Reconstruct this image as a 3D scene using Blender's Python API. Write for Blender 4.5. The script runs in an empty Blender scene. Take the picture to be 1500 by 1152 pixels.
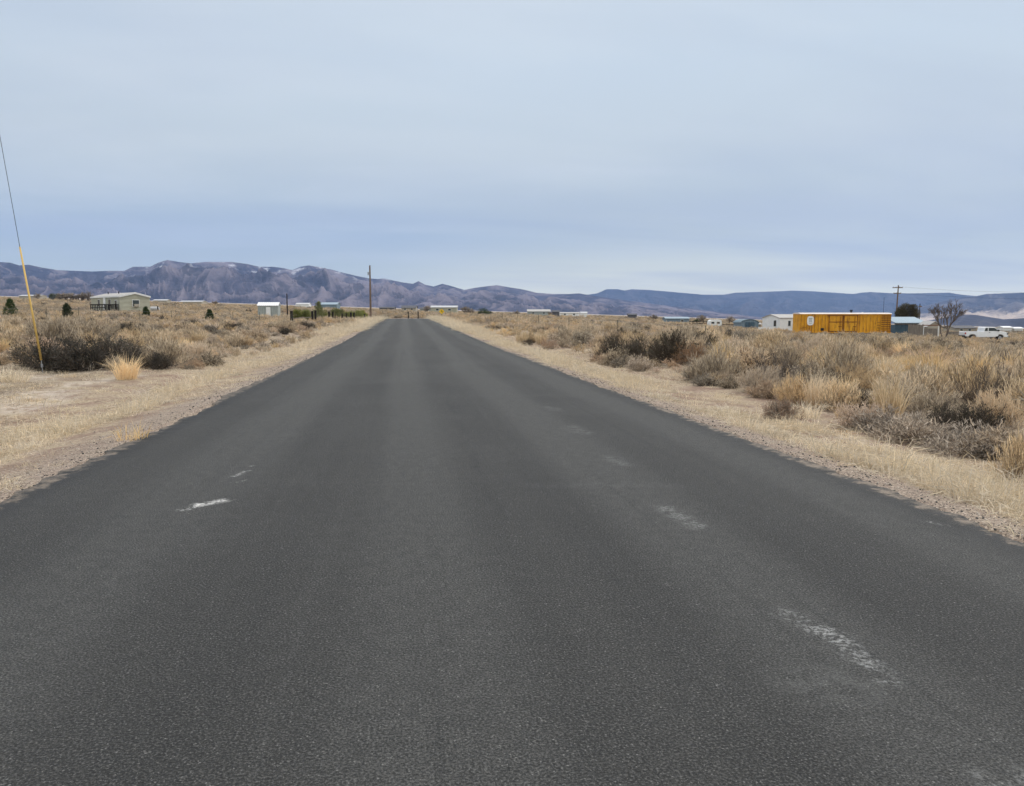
import bpy, math, random
import numpy as np
R=math.radians
scn=bpy.context.scene
COL=scn.collection
F=1125.0; H=1.55; PSI=R(7.9); PIT=R(5.94); HY=459.0
XL,XR=-3.30,4.15
cs,sn=math.cos(PSI),math.sin(PSI)
rs=np.random.RandomState

# ------------------------------------------------------------------ noise
_perm=rs(7).permutation(4096)
def _h(i,j): return _perm[(_perm[(i.astype(np.int64)&4095)]+j.astype(np.int64))&4095]/4095.0
def vnoise(x,y):
    x=np.asarray(x,float); y=np.asarray(y,float)
    i=np.floor(x); j=np.floor(y); a=x-i; b=y-j
    a=a*a*a*(a*(a*6-15)+10); b=b*b*b*(b*(b*6-15)+10)
    return (_h(i,j)*(1-a)+_h(i+1,j)*a)*(1-b)+(_h(i,j+1)*(1-a)+_h(i+1,j+1)*a)*b
def fbm(x,y,o=4):
    s=0;amp=.5;t=0
    for k in range(o):
        s=s+amp*vnoise(x*2**k+17.3*k,y*2**k+9.1*k); t+=amp; amp*=.5
    return s/t
def ridged(x,y,o=5):
    s=0;amp=.5;t=0
    for k in range(o):
        n=1-np.abs(2*vnoise(x*2**k+31.7*k,y*2**k+11.9*k)-1)
        s=s+amp*n*n; t+=amp; amp*=.5
    return s/t
def ss(a,b,x):
    t=np.clip((np.asarray(x,float)-a)/(b-a),0,1); return t*t*(3-2*t)

# ------------------------------------------------------------------ terrain
def zroad(y):
    y=np.asarray(y,float)
    return .66*ss(28,128,y)-.40*ss(124,150,y)
def gz(x,y):
    x=np.asarray(x,float); y=np.asarray(y,float)
    d=np.maximum(np.maximum(XL-x,x-XR),0)
    T=-.0304*x+.0062*y
    w=np.maximum(ss(1.5,32,d),ss(135,175,y))
    z=zroad(y)*(1-w)+T*w
    near=1-ss(140,170,y)
    z=z-.38*ss(10,40,x)*(1-ss(180,330,np.hypot(x,y)))
    z=z-.55*ss(14,42,-x)*(1-ss(160,330,np.hypot(x,y)))
    z=z-.10*ss(0,1.5,d)*near-.16*np.exp(-((d-3.0)/1.8)**2)*near
    fade=1-ss(300,900,np.hypot(x,y))
    z=z+fade*ss(1.2,4,d)*((fbm(x/3.1,y/3.1,3)-.5)*.30+(fbm(x/17,y/17,2)-.5)*.35*ss(5,25,d))
    inside=(x>XL-.05)&(x<XR+.05)&(y<150)
    z=np.where(inside,z-.05,z)
    return z
def place(px,d):
    u=(px-750)/F*.9946*d
    return (u*cs+d*sn, -u*sn+d*cs)
def m(px,d): return px*d*.9946/F
def pix2ground(px,py):
    # march the ray through a pixel to the terrain
    rx=(px-750)/F; ry=-(py-576)/F
    fy=math.cos(PIT)+ry*math.sin(PIT); fz=-math.sin(PIT)+ry*math.cos(PIT)
    dx=rx*cs+fy*sn; dy=-rx*sn+fy*cs
    t=1.5
    while t<600:
        if H+fz*t<float(gz(dx*t,dy*t)): break
        t*=1.004
    return (dx*t,dy*t)

# ------------------------------------------------------------------ tags / objects
def tag(o,label=None,cat=None,group=None,kind=None):
    if label: o['label']=label
    if cat: o['category']=cat
    if group: o['group']=group
    if kind: o['kind']=kind
    return o
def thing(name,label,cat,loc=(0,0,0),rz=0,group=None):
    o=bpy.data.objects.new(name,None); COL.objects.link(o); o.empty_display_size=.3
    o.location=loc; o.rotation_euler=(0,0,rz)
    return tag(o,label,cat,group)
def npmesh(name,V,Fl,mats,mi=None,smooth=False):
    """V (n,3); Fl list of arrays (k,m) of vertex indices"""
    me=bpy.data.meshes.new(name)
    V=np.asarray(V,np.float32); me.vertices.add(len(V)); me.vertices.foreach_set('co',V.ravel())
    loops=np.concatenate([f.ravel() for f in Fl]).astype(np.int32)
    tot=np.concatenate([np.full(len(f),f.shape[1]) for f in Fl]).astype(np.int32)
    st=np.concatenate([[0],np.cumsum(tot)[:-1]]).astype(np.int32)
    me.loops.add(len(loops)); me.loops.foreach_set('vertex_index',loops)
    me.polygons.add(len(tot)); me.polygons.foreach_set('loop_start',st)
    for mt in mats: me.materials.append(mt)
    if mi is not None: me.polygons.foreach_set('material_index',np.asarray(mi,np.int32))
    me.polygons.foreach_set('use_smooth',np.full(len(tot),smooth))
    me.update(calc_edges=True)
    return me
def link(name,me,parent=None,loc=(0,0,0),rot=(0,0,0),sc=None):
    o=bpy.data.objects.new(name,me); COL.objects.link(o); o.location=loc; o.rotation_euler=rot
    if sc is not None: o.scale=sc if hasattr(sc,'__len__') else (sc,)*3
    if parent: o.parent=parent
    return o
class MB:
    def __init__(s): s.v=[];s.f=[];s.m=[]
    def box(s,x0,x1,y0,y1,z0,z1,mi=0):
        n=len(s.v)
        s.v+=[(x0,y0,z0),(x1,y0,z0),(x1,y1,z0),(x0,y1,z0),(x0,y0,z1),(x1,y0,z1),(x1,y1,z1),(x0,y1,z1)]
        for q in ((0,3,2,1),(4,5,6,7),(0,1,5,4),(1,2,6,5),(2,3,7,6),(3,0,4,7)):
            s.f.append(tuple(n+i for i in q)); s.m.append(mi)
        return s
    def prism(s,pts,axis,a,b,mi=0):
        """polygon pts (2-D) extruded along axis from a to b"""
        n=len(s.v);k=len(pts)
        for t in (a,b):
            for p,q in pts:
                s.v.append({'y':(p,t,q),'x':(t,p,q),'z':(p,q,t)}[axis])
        s.f.append(tuple(n+i for i in range(k))); s.f.append(tuple(n+k+i for i in reversed(range(k)))); s.m+=[mi,mi]
        for i in range(k):
            j=(i+1)%k; s.f.append((n+j,n+i,n+k+i,n+k+j)); s.m.append(mi)
        return s
    def tube(s,P,rad,seg=8,mi=0):
        P=[np.array(p,float) for p in P]; rad=rad if hasattr(rad,'__len__') else [rad]*len(P)
        n=len(s.v)
        for i,p in enumerate(P):
            t=P[min(i+1,len(P)-1)]-P[max(i-1,0)]; t/=max(np.linalg.norm(t),1e-9)
            a=np.cross(t,(0,0,1)) if abs(t[2])<.9 else np.cross(t,(1,0,0)); a/=np.linalg.norm(a); b=np.cross(t,a)
            for k in range(seg):
                th=2*math.pi*k/seg; s.v.append(tuple(p+rad[i]*(math.cos(th)*a+math.sin(th)*b)))
        for i in range(len(P)-1):
            for k in range(seg):
                k2=(k+1)%seg; s.f.append((n+i*seg+k,n+i*seg+k2,n+(i+1)*seg+k2,n+(i+1)*seg+k)); s.m.append(mi)
        s.f.append(tuple(n+k for k in reversed(range(seg)))); s.f.append(tuple(n+(len(P)-1)*seg+k for k in range(seg))); s.m+=[mi,mi]
        return s
    def build(s,name,mats,parent=None,loc=(0,0,0),rot=(0,0,0),smooth=False,bevel=0):
        if not isinstance(mats,(list,tuple)): mats=[mats]
        me=bpy.data.meshes.new(name); me.from_pydata(s.v,[],s.f)
        for mt in mats: me.materials.append(mt)
        for p,i in zip(me.polygons,s.m): p.material_index=i; p.use_smooth=smooth
        me.update()
        o=link(name,me,parent,loc,rot)
        if bevel:
            b=o.modifiers.new('b','BEVEL'); b.width=bevel; b.segments=2; b.limit_method='ANGLE'
        return o

# ------------------------------------------------------------------ materials
class NT:
    def __init__(s,nt): s.t=nt; s.n=nt.nodes; s.l=nt.links
    def new(s,t,**k):
        n=s.n.new(t)
        for a,b in k.items(): setattr(n,a,b)
        return n
    def put(s,inp,v):
        if hasattr(v,'is_linked') or isinstance(v,bpy.types.NodeSocket): s.l.new(v,inp)
        elif v is not None:
            if inp.type=='RGBA' and len(v)==3: v=(*v,1)
            inp.default_value=v
    def math(s,op,a,b=None,c=None,clamp=False):
        n=s.new('ShaderNodeMath',operation=op,use_clamp=clamp)
        for i,v in enumerate((a,b,c)):
            if v is not None: s.put(n.inputs[i],v)
        return n.outputs[0]
    def vm(s,op,a,b=None,out=0,scale=None):
        n=s.new('ShaderNodeVectorMath',operation=op); s.put(n.inputs[0],a)
        if b is not None: s.put(n.inputs[1],b)
        if scale is not None: s.put(n.inputs['Scale'],scale)
        return n.outputs[out]
    def mix(s,f,a,b,bt='MIX'):
        n=s.new('ShaderNodeMix',data_type='RGBA',blend_type=bt); s.put(n.inputs[0],f); s.put(n.inputs[6],a); s.put(n.inputs[7],b)
        return n.outputs[2]
    def mp(s,v,a,b,c=0,d=1,smooth=True):
        n=s.new('ShaderNodeMapRange'); n.interpolation_type='SMOOTHSTEP' if smooth else 'LINEAR'
        s.put(n.inputs[0],v)
        for i,q in enumerate((a,b,c,d)): n.inputs[i+1].default_value=q
        return n.outputs[0]
    def noise(s,vec,scale,detail=4,rough=.55,out=0,dist=0):
        n=s.new('ShaderNodeTexNoise'); s.put(n.inputs['Vector'],vec); n.inputs['Scale'].default_value=scale
        n.inputs['Detail'].default_value=detail; n.inputs['Roughness'].default_value=rough; n.inputs['Distortion'].default_value=dist
        return n.outputs[out]
    def vor(s,vec,scale,out=0,feature='F1'):
        n=s.new('ShaderNodeTexVoronoi',feature=feature); s.put(n.inputs['Vector'],vec); n.inputs['Scale'].default_value=scale
        return n.outputs[out]
    def ramp(s,f,stops):
        n=s.new('ShaderNodeValToRGB'); s.put(n.inputs[0],f); e=n.color_ramp.elements
        while len(e)<len(stops): e.new(.5)
        for k,(p,c) in enumerate(stops): e[k].position=p; e[k].color=(*c,1)
        return n.outputs[0]
    def scalev(s,vec,v): return s.vm('MULTIPLY',vec,v)
def material(name,rough=.85,spec=.3,metal=0):
    mt=bpy.data.materials.new(name); mt.use_nodes=True; n=NT(mt.node_tree)
    b=mt.node_tree.nodes['Principled BSDF']; b.inputs['Roughness'].default_value=rough
    b.inputs['Specular IOR Level'].default_value=spec; b.inputs['Metallic'].default_value=metal
    n.b=b; n.obj=n.new('ShaderNodeTexCoord').outputs['Object']; mt['x']=0
    return mt,n
def bump(n,h,st,dist):
    bp=n.new('ShaderNodeBump'); bp.inputs['Strength'].default_value=st; bp.inputs['Distance'].default_value=dist
    n.put(bp.inputs['Height'],h); n.l.new(bp.outputs[0],n.b.inputs['Normal'])
def paint(name,c,var=.18,scale=1.2,rough=.7,dirt=(.18,.14,.10),dirt_amt=.25,streak=False,corr=0,axis=0,metal=0):
    """weathered paint, optional vertical streaks or corrugation"""
    mt,n=material(name,rough,.35,metal)
    v=n.scalev(n.obj,(2.5,2.5,.25)) if streak else n.obj
    a=n.noise(v,scale*2,5,.6); g=n.noise(n.obj,scale*.4,3)
    c1=tuple(x*(1-var) for x in c); c2=tuple(min(x*(1+var),.95) for x in c)
    col=n.mix(n.mp(a,.3,.7),c1,c2)
    col=n.mix(n.math('MULTIPLY',n.mp(n.math('ADD',n.math('MULTIPLY',a,.6),n.math('MULTIPLY',g,.4)),.5,.72),dirt_amt),col,dirt)
    n.put(n.b.inputs['Base Color'],col)
    if corr:
        sep=n.new('ShaderNodeSeparateXYZ'); n.put(sep.inputs[0],n.obj)
        w=n.math('SINE',n.math('MULTIPLY',sep.outputs[axis],2*math.pi/corr)); bump(n,w,.8,.03)
    else: bump(n,a,.3,.01)
    return mt
def plant_mat(name,c1,c2,c3=None,rough=.85,trans=.25):
    """dry plant matter: every twig or blade takes its own shade, each plant its own tone"""
    mt,n=material(name,rough,.15)
    oi=n.new('ShaderNodeObjectInfo').outputs['Random']; gm=n.new('ShaderNodeNewGeometry').outputs['Random Per Island']
    col=n.mix(gm,c1,c2)
    if c3: col=n.mix(n.mp(n.math('FRACT',n.math('MULTIPLY',oi,7.31)),.45,.95,0,.85),col,c3)
    hs=n.new('ShaderNodeHueSaturation'); n.put(hs.inputs['Color'],col)
    n.put(hs.inputs['Value'],n.mp(oi,0,1,.80,1.28,False)); 
    n.put(hs.inputs['Saturation'],n.mp(n.math('FRACT',n.math('MULTIPLY',oi,3.77)),0,1,.75,1.15,False))
    n.put(n.b.inputs['Base Color'],hs.outputs[0])
    if trans:
        out=[x for x in n.n if x.type=='OUTPUT_MATERIAL'][0]
        tr=n.new('ShaderNodeBsdfTranslucent'); n.put(tr.inputs[0],hs.outputs[0]); mx=n.new('ShaderNodeMixShader'); mx.inputs[0].default_value=trans
        n.l.new(n.b.outputs[0],mx.inputs[1]); n.l.new(tr.outputs[0],mx.inputs[2]); n.l.new(mx.outputs[0],out.inputs['Surface'])
    return mt

M={}
M['wood_dark']=plant_mat('shrub_wood',(.075,.058,.045),(.15,.12,.095),trans=0)
M['wood_grey']=plant_mat('grey_twig',(.17,.135,.105),(.42,.35,.27),trans=0)
M['sage']=plant_mat('sage_leaf',(.15,.125,.09),(.60,.50,.37),(.60,.46,.31))  # leaf tones spread wide, dark ones stand in for shadow gaps
M['rabbit']=plant_mat('rabbitbrush_straw',(.24,.18,.115),(.86,.68,.45),(.62,.47,.31))  # same widened tones: light and shadow contrast put into the straw colour
M['straw']=plant_mat('bunchgrass_straw',(.42,.29,.15),(.93,.72,.42),(.78,.60,.37))
M['pale']=plant_mat('pale_grass',(.46,.385,.275),(.82,.69,.50),(.62,.51,.37))
M['greyweed']=plant_mat('grey_weed',(.22,.17,.125),(.75,.61,.46),(.54,.39,.28))  # tone range widened too, shadow gaps put into the leaf colour
M['orange']=plant_mat('orange_grass',(.60,.38,.14),(.80,.58,.28))
M['darkleaf']=plant_mat('dark_sage_leaf',(.035,.035,.026),(.10,.09,.065))
M['rust_weed']=plant_mat('rust_weed',(.30,.17,.09),(.46,.29,.17))
M['pine']=plant_mat('pine_needles',(.030,.055,.022),(.075,.105,.04))
M['juniper']=plant_mat('juniper_leaf',(.06,.055,.03),(.17,.14,.075))
M['yellowgreen']=plant_mat('yellow_green_leaf',(.09,.12,.03),(.30,.30,.09))
M['bark']=paint('bark',(.14,.11,.09),.3,6,.95)
M['polewood']=paint('pole_wood',(.17,.12,.09),.3,3,.95,streak=True)
M['black_post']=paint('dark_post',(.018,.014,.012),.3,3,.9,dirt=(.06,.04,.03))
M['greywood']=paint('grey_wood',(.22,.19,.16),.3,3,.95,streak=True)
M['white']=paint('white_paint',(.78,.78,.76),.06,1,.6,dirt_amt=.12)
M['roofwhite']=paint('white_metal_roof',(.80,.80,.80),.04,1,.5,dirt_amt=.08,corr=.3)
M['beige']=paint('beige_siding',(.44,.43,.335),.06,1,.7,dirt_amt=.1,corr=.2,axis=2)
M['greysiding']=paint('grey_siding',(.34,.37,.35),.06,1,.7,dirt_amt=.1,corr=.25)
M['roofgrey']=paint('grey_roof',(.42,.40,.38),.1,1,.8)
M['roofdark']=paint('dark_roof',(.10,.10,.11),.2,1,.8)
M['tealmetal']=paint('teal_metal',(.06,.105,.14),.15,1,.6,corr=.3,dirt_amt=.15)
M['bluegrey']=paint('blue_grey_metal',(.17,.23,.27),.1,1,.6,corr=.35,dirt_amt=.15)
M['paleblueroof']=paint('pale_blue_roof',(.29,.37,.43),.08,1,.5,corr=.35,dirt_amt=.12)
M['roofpale']=paint('pale_metal_roof',(.52,.52,.53),.08,1,.6,dirt_amt=.15,corr=.3)
M['tanwall']=paint('tan_wall',(.40,.36,.29),.1,1,.8)
M['glass']=material('window_glass',.12,.6)[0]; M['glass'].node_tree.nodes['Principled BSDF'].inputs['Base Color'].default_value=(.03,.04,.045,1)
M['rubber']=material('rubber',.9,.2)[0]; M['rubber'].node_tree.nodes['Principled BSDF'].inputs['Base Color'].default_value=(.02,.02,.02,1)
M['steel']=paint('galvanised_steel',(.35,.36,.38),.15,6,.45,metal=.6)
M['darksteel']=paint('dark_cable',(.02,.024,.03),.2,6,.6)
M['yellow']=paint('yellow_plastic',(.62,.41,.12),.10,2,.55,dirt=(.45,.30,.12),dirt_amt=.4)
M['signyellow']=paint('sign_yellow',(.80,.52,.02),.05,2,.5,dirt_amt=.05)
M['signblack']=paint('sign_black',(.015,.015,.015),.05,2,.5,dirt_amt=.05)
M['truckwhite']=paint('truck_white',(.80,.81,.82),.03,1,.25,dirt_amt=.05)
M['greenpost']=paint('green_post',(.06,.07,.05),.3,4,.8)
M['rust']=paint('rust',(.16,.05,.02),.35,5,.95,dirt=(.06,.02,.01),dirt_amt=.5)

# boxcar yellow with rust streaks
mt,n=material('boxcar_yellow',.6,.3)
a=n.noise(n.scalev(n.obj,(1.6,1.6,.22)),2.2,6,.65); b=n.noise(n.obj,.9,5,.6)
col=n.mix(n.mp(n.noise(n.obj,.5,3),.3,.7),(.60,.27,.014),(.76,.375,.022))
col=n.mix(n.math('MULTIPLY',n.mp(n.math('ADD',n.math('MULTIPLY',a,.6),n.math('MULTIPLY',b,.4)),.50,.65),.75),col,(.16,.055,.018))
n.put(n.b.inputs['Base Color'],col); bump(n,a,.2,.01); M['boxyellow']=mt

# asphalt ----------------------------------------------------------
def seg_mask(n,P,A,B,r0,r1):
    A=np.array((*A,0.));B=np.array((*B,0.)); ba=B-A; L=float(ba@ba)+1e-6
    pa=n.vm('SUBTRACT',P,tuple(A)); h=n.math('DIVIDE',n.vm('DOT_PRODUCT',pa,tuple(ba),out=1),L,clamp=True)
    d=n.vm('LENGTH',n.vm('SUBTRACT',pa,n.vm('SCALE',tuple(ba),scale=h)),out=1)
    return n.mp(d,r0,r1,1,0)
def road_pt(px,py):
    rx=(px-750)/F; ry=-(py-576)/F
    fy=math.cos(PIT)+ry*math.sin(PIT); fz=-math.sin(PIT)+ry*math.cos(PIT)
    t=-H/fz; return ((rx*cs+fy*sn)*t,(-rx*sn+fy*cs)*t)
mt,n=material('asphalt',.80,.35)
P=n.scalev(n.obj,(1,1,0))
sp0=n.new('ShaderNodeSeparateXYZ'); n.put(sp0.inputs[0],P); sep0x=sp0.outputs[0]
w=n.noise(P,.9,4,out=1); Pw=n.vm('ADD',P,n.vm('SCALE',n.vm('SUBTRACT',w,(.5,.5,.5)),scale=.35))
lane=n.noise(n.scalev(P,(1.1,.045,1)),1.6,3,.5)       # long streaks of traffic polish
patch=n.noise(P,.35,4,.55)
fine=n.noise(P,95,3,.8); grit=n.vor(P,170,1); gs=n.new('ShaderNodeSeparateColor'); n.put(gs.inputs[0],grit)
base=n.mix(n.mp(lane,.3,.7),(.031,.030,.028),(.050,.048,.044))
base=n.mix(n.mp(patch,.35,.7,0,.5),base,(.070,.068,.063))
trans=n.noise(n.scalev(P,(.12,1,1)),.55,4,.6)
base=n.mix(n.mp(trans,.52,.72,0,.35),base,(.088,.086,.079))
base=n.mix(n.mp(n.math('ABSOLUTE',n.math('SUBTRACT',n.math('FRACT',n.math('MULTIPLY',n.math('ADD',sep0x,n.math('MULTIPLY',n.math('SUBTRACT',n.noise(n.scalev(P,(.3,.05,1)),1.,3),.5),1.2)),.56)),.5)),.16,.40,0,.85),base,(.090,.088,.082))
base=n.mix(n.mp(n.noise(n.scalev(P,(4.5,.05,1)),1.,4,.6),.56,.72,0,.45),base,(.085,.083,.078))
base=n.mix(n.mp(n.noise(n.vm('ADD',n.scalev(P,(5.5,.06,1)),(31,7,0)),1.,4,.6),.58,.72,0,.55),base,(.028,.028,.028))
clump=n.noise(P,9,4,.65)
base=n.mix(n.mp(clump,.35,.65,.38,0),base,(.026,.026,.025))
base=n.mix(n.mp(fine,.43,.55,.80,0),base,(.010,.010,.010))
base=n.mix(n.mp(fine,.54,.68,0,.72),base,(.19,.186,.178))
base=n.mix(n.mp(gs.outputs[0],.85,1.0,0,.25),base,(.17,.165,.155))
base=n.mix(n.mp(gs.outputs[1],.98,1.0,0,.45),base,(.36,.35,.33))
brk=n.noise(P,38,4,.75); brk2=n.noise(P,8.5,4,.7,dist=.5)
def stain(a,b,r0,r1,col,amt,lo=.42,hi=.6,warp=True):
    global base
    mk=seg_mask(n,Pw if warp else P,road_pt(*a),road_pt(*b),r0,r1)
    k=n.math('MULTIPLY',n.math('MULTIPLY',n.math('MULTIPLY',mk,n.mp(brk2,.40,.56)),n.mp(brk,lo,hi)),amt)
    base=n.mix(k,base,col)
W=(.75,.73,.70)
_wa=[None]
def off(p): # undo the mean warp (approx) so that stains land where they should
    return p
stain((270,749),(300,741),.0,.085,W,.8,.46,.60,False); stain((292,742),(328,736),.0,.10,W,.95,.36,.54,False)
stain((343,700),(362,692),.0,.055,W,.7,.45,.6,False); stain((350,709),(358,706),.0,.04,W,.6,.45,.6,False); stain((366,686),(371,684),.0,.04,W,.6,.45,.6,False)
stain((1150,905),(1205,930),.02,.11,(.34,.34,.33),.75,.44,.64,False); stain((1205,930),(1300,1000),.02,.10,(.38,.38,.37),.8,.44,.64,False)
stain((1225,935),(1285,985),.02,.09,(.34,.34,.33),.55,.44,.64,False)
stain((975,748),(1020,775),.02,.14,(.26,.26,.25),.75,.40,.62,False); stain((892,672),(915,684),.02,.16,(.17,.17,.165),.6,.36,.6)
stain((838,628),(858,636),.02,.22,(.155,.155,.15),.6,.36,.6); stain((805,598),(815,603),.02,.22,(.145,.145,.14),.55,.36,.6)
stain((1170,1000),(1240,1003),.03,.22,(.17,.17,.16),.30,.3,.6); stain((780,716),(990,714),.0,.20,(.16,.16,.155),.16,.3,.6)
stain((570,560),(690,532),.05,.9,(.15,.15,.145),.12,.3,.6); stain((1362,765),(1386,770),.0,.05,W,.6,.5,.6,False)
stain((1440,1140),(1500,1135),.0,.12,(.3,.3,.29),.6,.4,.6); stain((600,490),(610,540),.05,.5,(.14,.14,.135),.12,.2,.6)
stain((590,1010),(590,1010),.0,.04,W,.0)
stain((652,585),(700,690),.0,.09,(.022,.022,.022),.6,.15,.45); stain((700,690),(740,765),.0,.06,(.022,.022,.022),.5,.15,.45)
stain((420,640),(300,800),.05,.35,(.11,.11,.105),.15,.3,.6)
sep=n.new('ShaderNodeSeparateXYZ'); n.put(sep.inputs[0],Pw)
edge=n.math('MAXIMUM',n.mp(sep.outputs[0],XL+.45,XL+.1),n.mp(sep.outputs[0],XR-.5,XR-.1))
base=n.mix(n.math('MULTIPLY',edge,.55),base,(.026,.026,.027))
rim=n.math('MAXIMUM',n.mp(sep0x,XL+.34,XL+.0),n.mp(sep0x,XR-.34,XR-.0))
base=n.mix(n.math('MULTIPLY',n.mp(n.math('ADD',rim,n.math('MULTIPLY',n.math('SUBTRACT',n.noise(P,6,5,.75),.5),2.2)),.75,1.25),.75),base,(.30,.24,.185))
n.put(n.b.inputs['Base Color'],base)
hgt=n.math('ADD',n.math('MULTIPLY',fine,1.0),n.math('MULTIPLY',n.vor(P,85),.6)); bump(n,hgt,.9,.012)
M['asphalt']=mt

# ground -----------------------------------------------------------
mt,n=material('dry_ground',.95,.1)
P=n.scalev(n.obj,(1,1,0)); sep=n.new('ShaderNodeSeparateXYZ'); n.put(sep.inputs[0],P); x,y=sep.outputs[0],sep.outputs[1]
dist=n.math('MAXIMUM',n.math('SUBTRACT',XL,x),n.math('SUBTRACT',x,XR))
rad=n.vm('LENGTH',P,out=1)
big=n.noise(P,.12,5,.6); mid=n.noise(P,1.1,6,.65); sm=n.noise(P,14,4,.7); st=n.noise(n.scalev(P,(1,.16,1)),2.2,5,.65)
soil=n.mix(n.mp(mid,.3,.7),(.27,.185,.135),(.44,.34,.27))
soil=n.mix(n.mp(st,.5,.7,0,.6),soil,(.50,.42,.34))
soil=n.mix(n.mp(sm,.38,.62,.55,0),soil,(.13,.095,.07))
litter=n.mix(n.mp(sm,.3,.7),(.24,.18,.125),(.50,.41,.29))
under=n.mix(n.mp(mid,.35,.65),(.20,.155,.115),(.33,.27,.20))
c=n.mix(n.mp(mid,.4,.62),soil,litter)
c=n.mix(n.mp(dist,3.0,6.0,0,.8),c,under)
# bare pale crust
for (a,b,r0,r1,am) in (((20,600),(70,575),.2,1.0,.5),((90,565),(190,552),.1,.6,.5),((1310,668),(1420,695),.05,.45,.95),((1230,640),(1300,664),.05,.4,.4),((560,490),(300,590),.1,.5,.35),((0,560),(100,548),.1,.8,.4),((430,536),(560,474),.1,.4,.5)):
    A=pix2ground(*a);B=pix2ground(*b)
    mk=seg_mask(n,P,A,B,r0,r1); k=n.math('MULTIPLY',n.math('MULTIPLY',mk,n.mp(n.noise(n.scalev(P,(1,.5,1)),5,5,.7),.36,.58)),am)
    c=n.mix(k,c,(.62,.54,.46))
# gravel next to the asphalt
gv=n.vor(P,70,1); g2=n.new('ShaderNodeSeparateColor'); n.put(g2.inputs[0],gv)
grav=n.ramp(g2.outputs[0],[(0,(.10,.085,.075)),(.35,(.20,.155,.125)),(.6,(.32,.25,.20)),(1,(.50,.42,.35))])
c=n.mix(n.math('MULTIPLY',n.mp(n.math('ADD',dist,n.math('MULTIPLY',mid,.6)),.55,1.5,1,0),.8),c,grav)
# far: the field reads as a brown-tan mottle, the valley floor pale
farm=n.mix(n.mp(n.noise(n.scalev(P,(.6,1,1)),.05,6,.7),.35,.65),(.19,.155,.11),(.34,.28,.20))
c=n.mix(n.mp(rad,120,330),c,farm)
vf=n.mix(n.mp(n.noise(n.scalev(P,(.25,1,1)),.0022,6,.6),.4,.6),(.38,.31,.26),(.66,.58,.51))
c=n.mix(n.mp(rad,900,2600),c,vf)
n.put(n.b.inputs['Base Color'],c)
bump(n,n.math('ADD',n.math('MULTIPLY',sm,1.0),n.math('MULTIPLY',mid,1.5)),.8,.05)
M['ground']=mt

# ------------------------------------------------------------------ ground sheet
rings=np.concatenate([[0.01],np.geomspace(1.2,16500,470)])
az=np.unique(np.concatenate([np.linspace(-62,74,1100),np.linspace(74,298,150)]))[:-1]
A=np.radians(az); RR,AA=np.meshgrid(rings,A,indexing='ij')
X=RR*np.sin(AA);Y=RR*np.cos(AA);Z=gz(X,Y)
nr,na=X.shape
i=np.arange(nr-1)[:,None]; j=np.arange(na)[None,:]; j2=(j+1)%na
q=np.stack([i*na+j,(i+1)*na+j,(i+1)*na+j2,i*na+j2],-1).reshape(-1,4)[:,::-1]
o=link('ground',npmesh('ground',np.stack([X,Y,Z],-1).reshape(-1,3),[q],[M['ground']],smooth=True)); tag(o,kind='structure')

# road -------------------------------------------------------------
ys=np.concatenate([np.concatenate([np.arange(-25,0,.5),np.arange(0,22,.04),np.arange(22,40,.12)]),np.arange(40,150,.6)]); xs=np.linspace(0,1,25)
YY,SS=np.meshgrid(ys,xs,indexing='ij')
def edgej(y,k): return (fbm(y*1.7,k+0*y,4)-.5)*.16+(fbm(y*.25,k+5+0*y,2)-.5)*.20+(fbm(y*7,k+2+0*y,4)-.5)*.14
XX=(XL+edgej(YY,3.3))*(1-SS)+(XR+edgej(YY,8.8))*SS
ZZ=zroad(YY)+.035-.010*np.abs(XX-.42)
nr,na=XX.shape
V=np.stack([XX,YY,ZZ],-1)
# skirts
Lk=V[:,:1].copy(); Lk[...,2]-=.09; Lk[...,0]-=.05; Rk=V[:,-1:].copy(); Rk[...,2]-=.09; Rk[...,0]+=.05
V=np.concatenate([Lk,V,Rk],1); na+=2
i=np.arange(nr-1)[:,None]; j=np.arange(na-1)[None,:]
q=np.stack([i*na+j,i*na+j+1,(i+1)*na+j+1,(i+1)*na+j],-1).reshape(-1,4)
o=link('road',npmesh('road',V.reshape(-1,3),[q],[M['asphalt']],smooth=True)); tag(o,kind='structure')

# ------------------------------------------------------------------ mountains
SKY=[(-900,372),(-600,380),(-300,376),(-100,386),(0,384),(15,385),(28,389),(42,388),(60,392),(85,396),(110,397),(135,398),(160,397),(182,397),(195,391),(220,391),(232,385),(245,381),(262,384),(280,386),(300,384),(340,384),(362,387),(380,391),(400,391),(415,393),(428,396),(440,391),(452,389),(465,391),(485,395),(500,399),(520,404),(540,408),(555,409),(563,408),(575,411),(590,414),(605,416),(613,412),(622,417),(635,420),(648,416),(660,419),(680,425),(695,422),(710,420),(728,418),(745,421),(765,424),(785,429),(810,431),(835,431),(848,430),(860,432),(900,438),(960,446),(1050,457),(1150,470)]
MESA=[(700,440),(800,438),(860,432),(875,430),(888,424),(905,424),(915,426),(925,424),(950,425),(985,428),(1030,432),(1060,432),(1078,429),(1110,428),(1140,427),(1160,426),(1190,427),(1220,429),(1250,431),(1262,429),(1275,428),(1310,430),(1340,430),(1390,429),(1410,432),(1430,434),(1500,440),(1700,446)]
HILL=[(1340,452),(1380,442),(1410,436),(1428,434.5),(1445,431),(1470,430),(1500,429),(1600,424),(1800,418),(2200,424)]
LOW=[(1300,474),(1360,470),(1390,464),(1410,461),(1425,461),(1445,464),(1470,468),(1490,467),(1540,463),(1700,462),(2000,466)]
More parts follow.
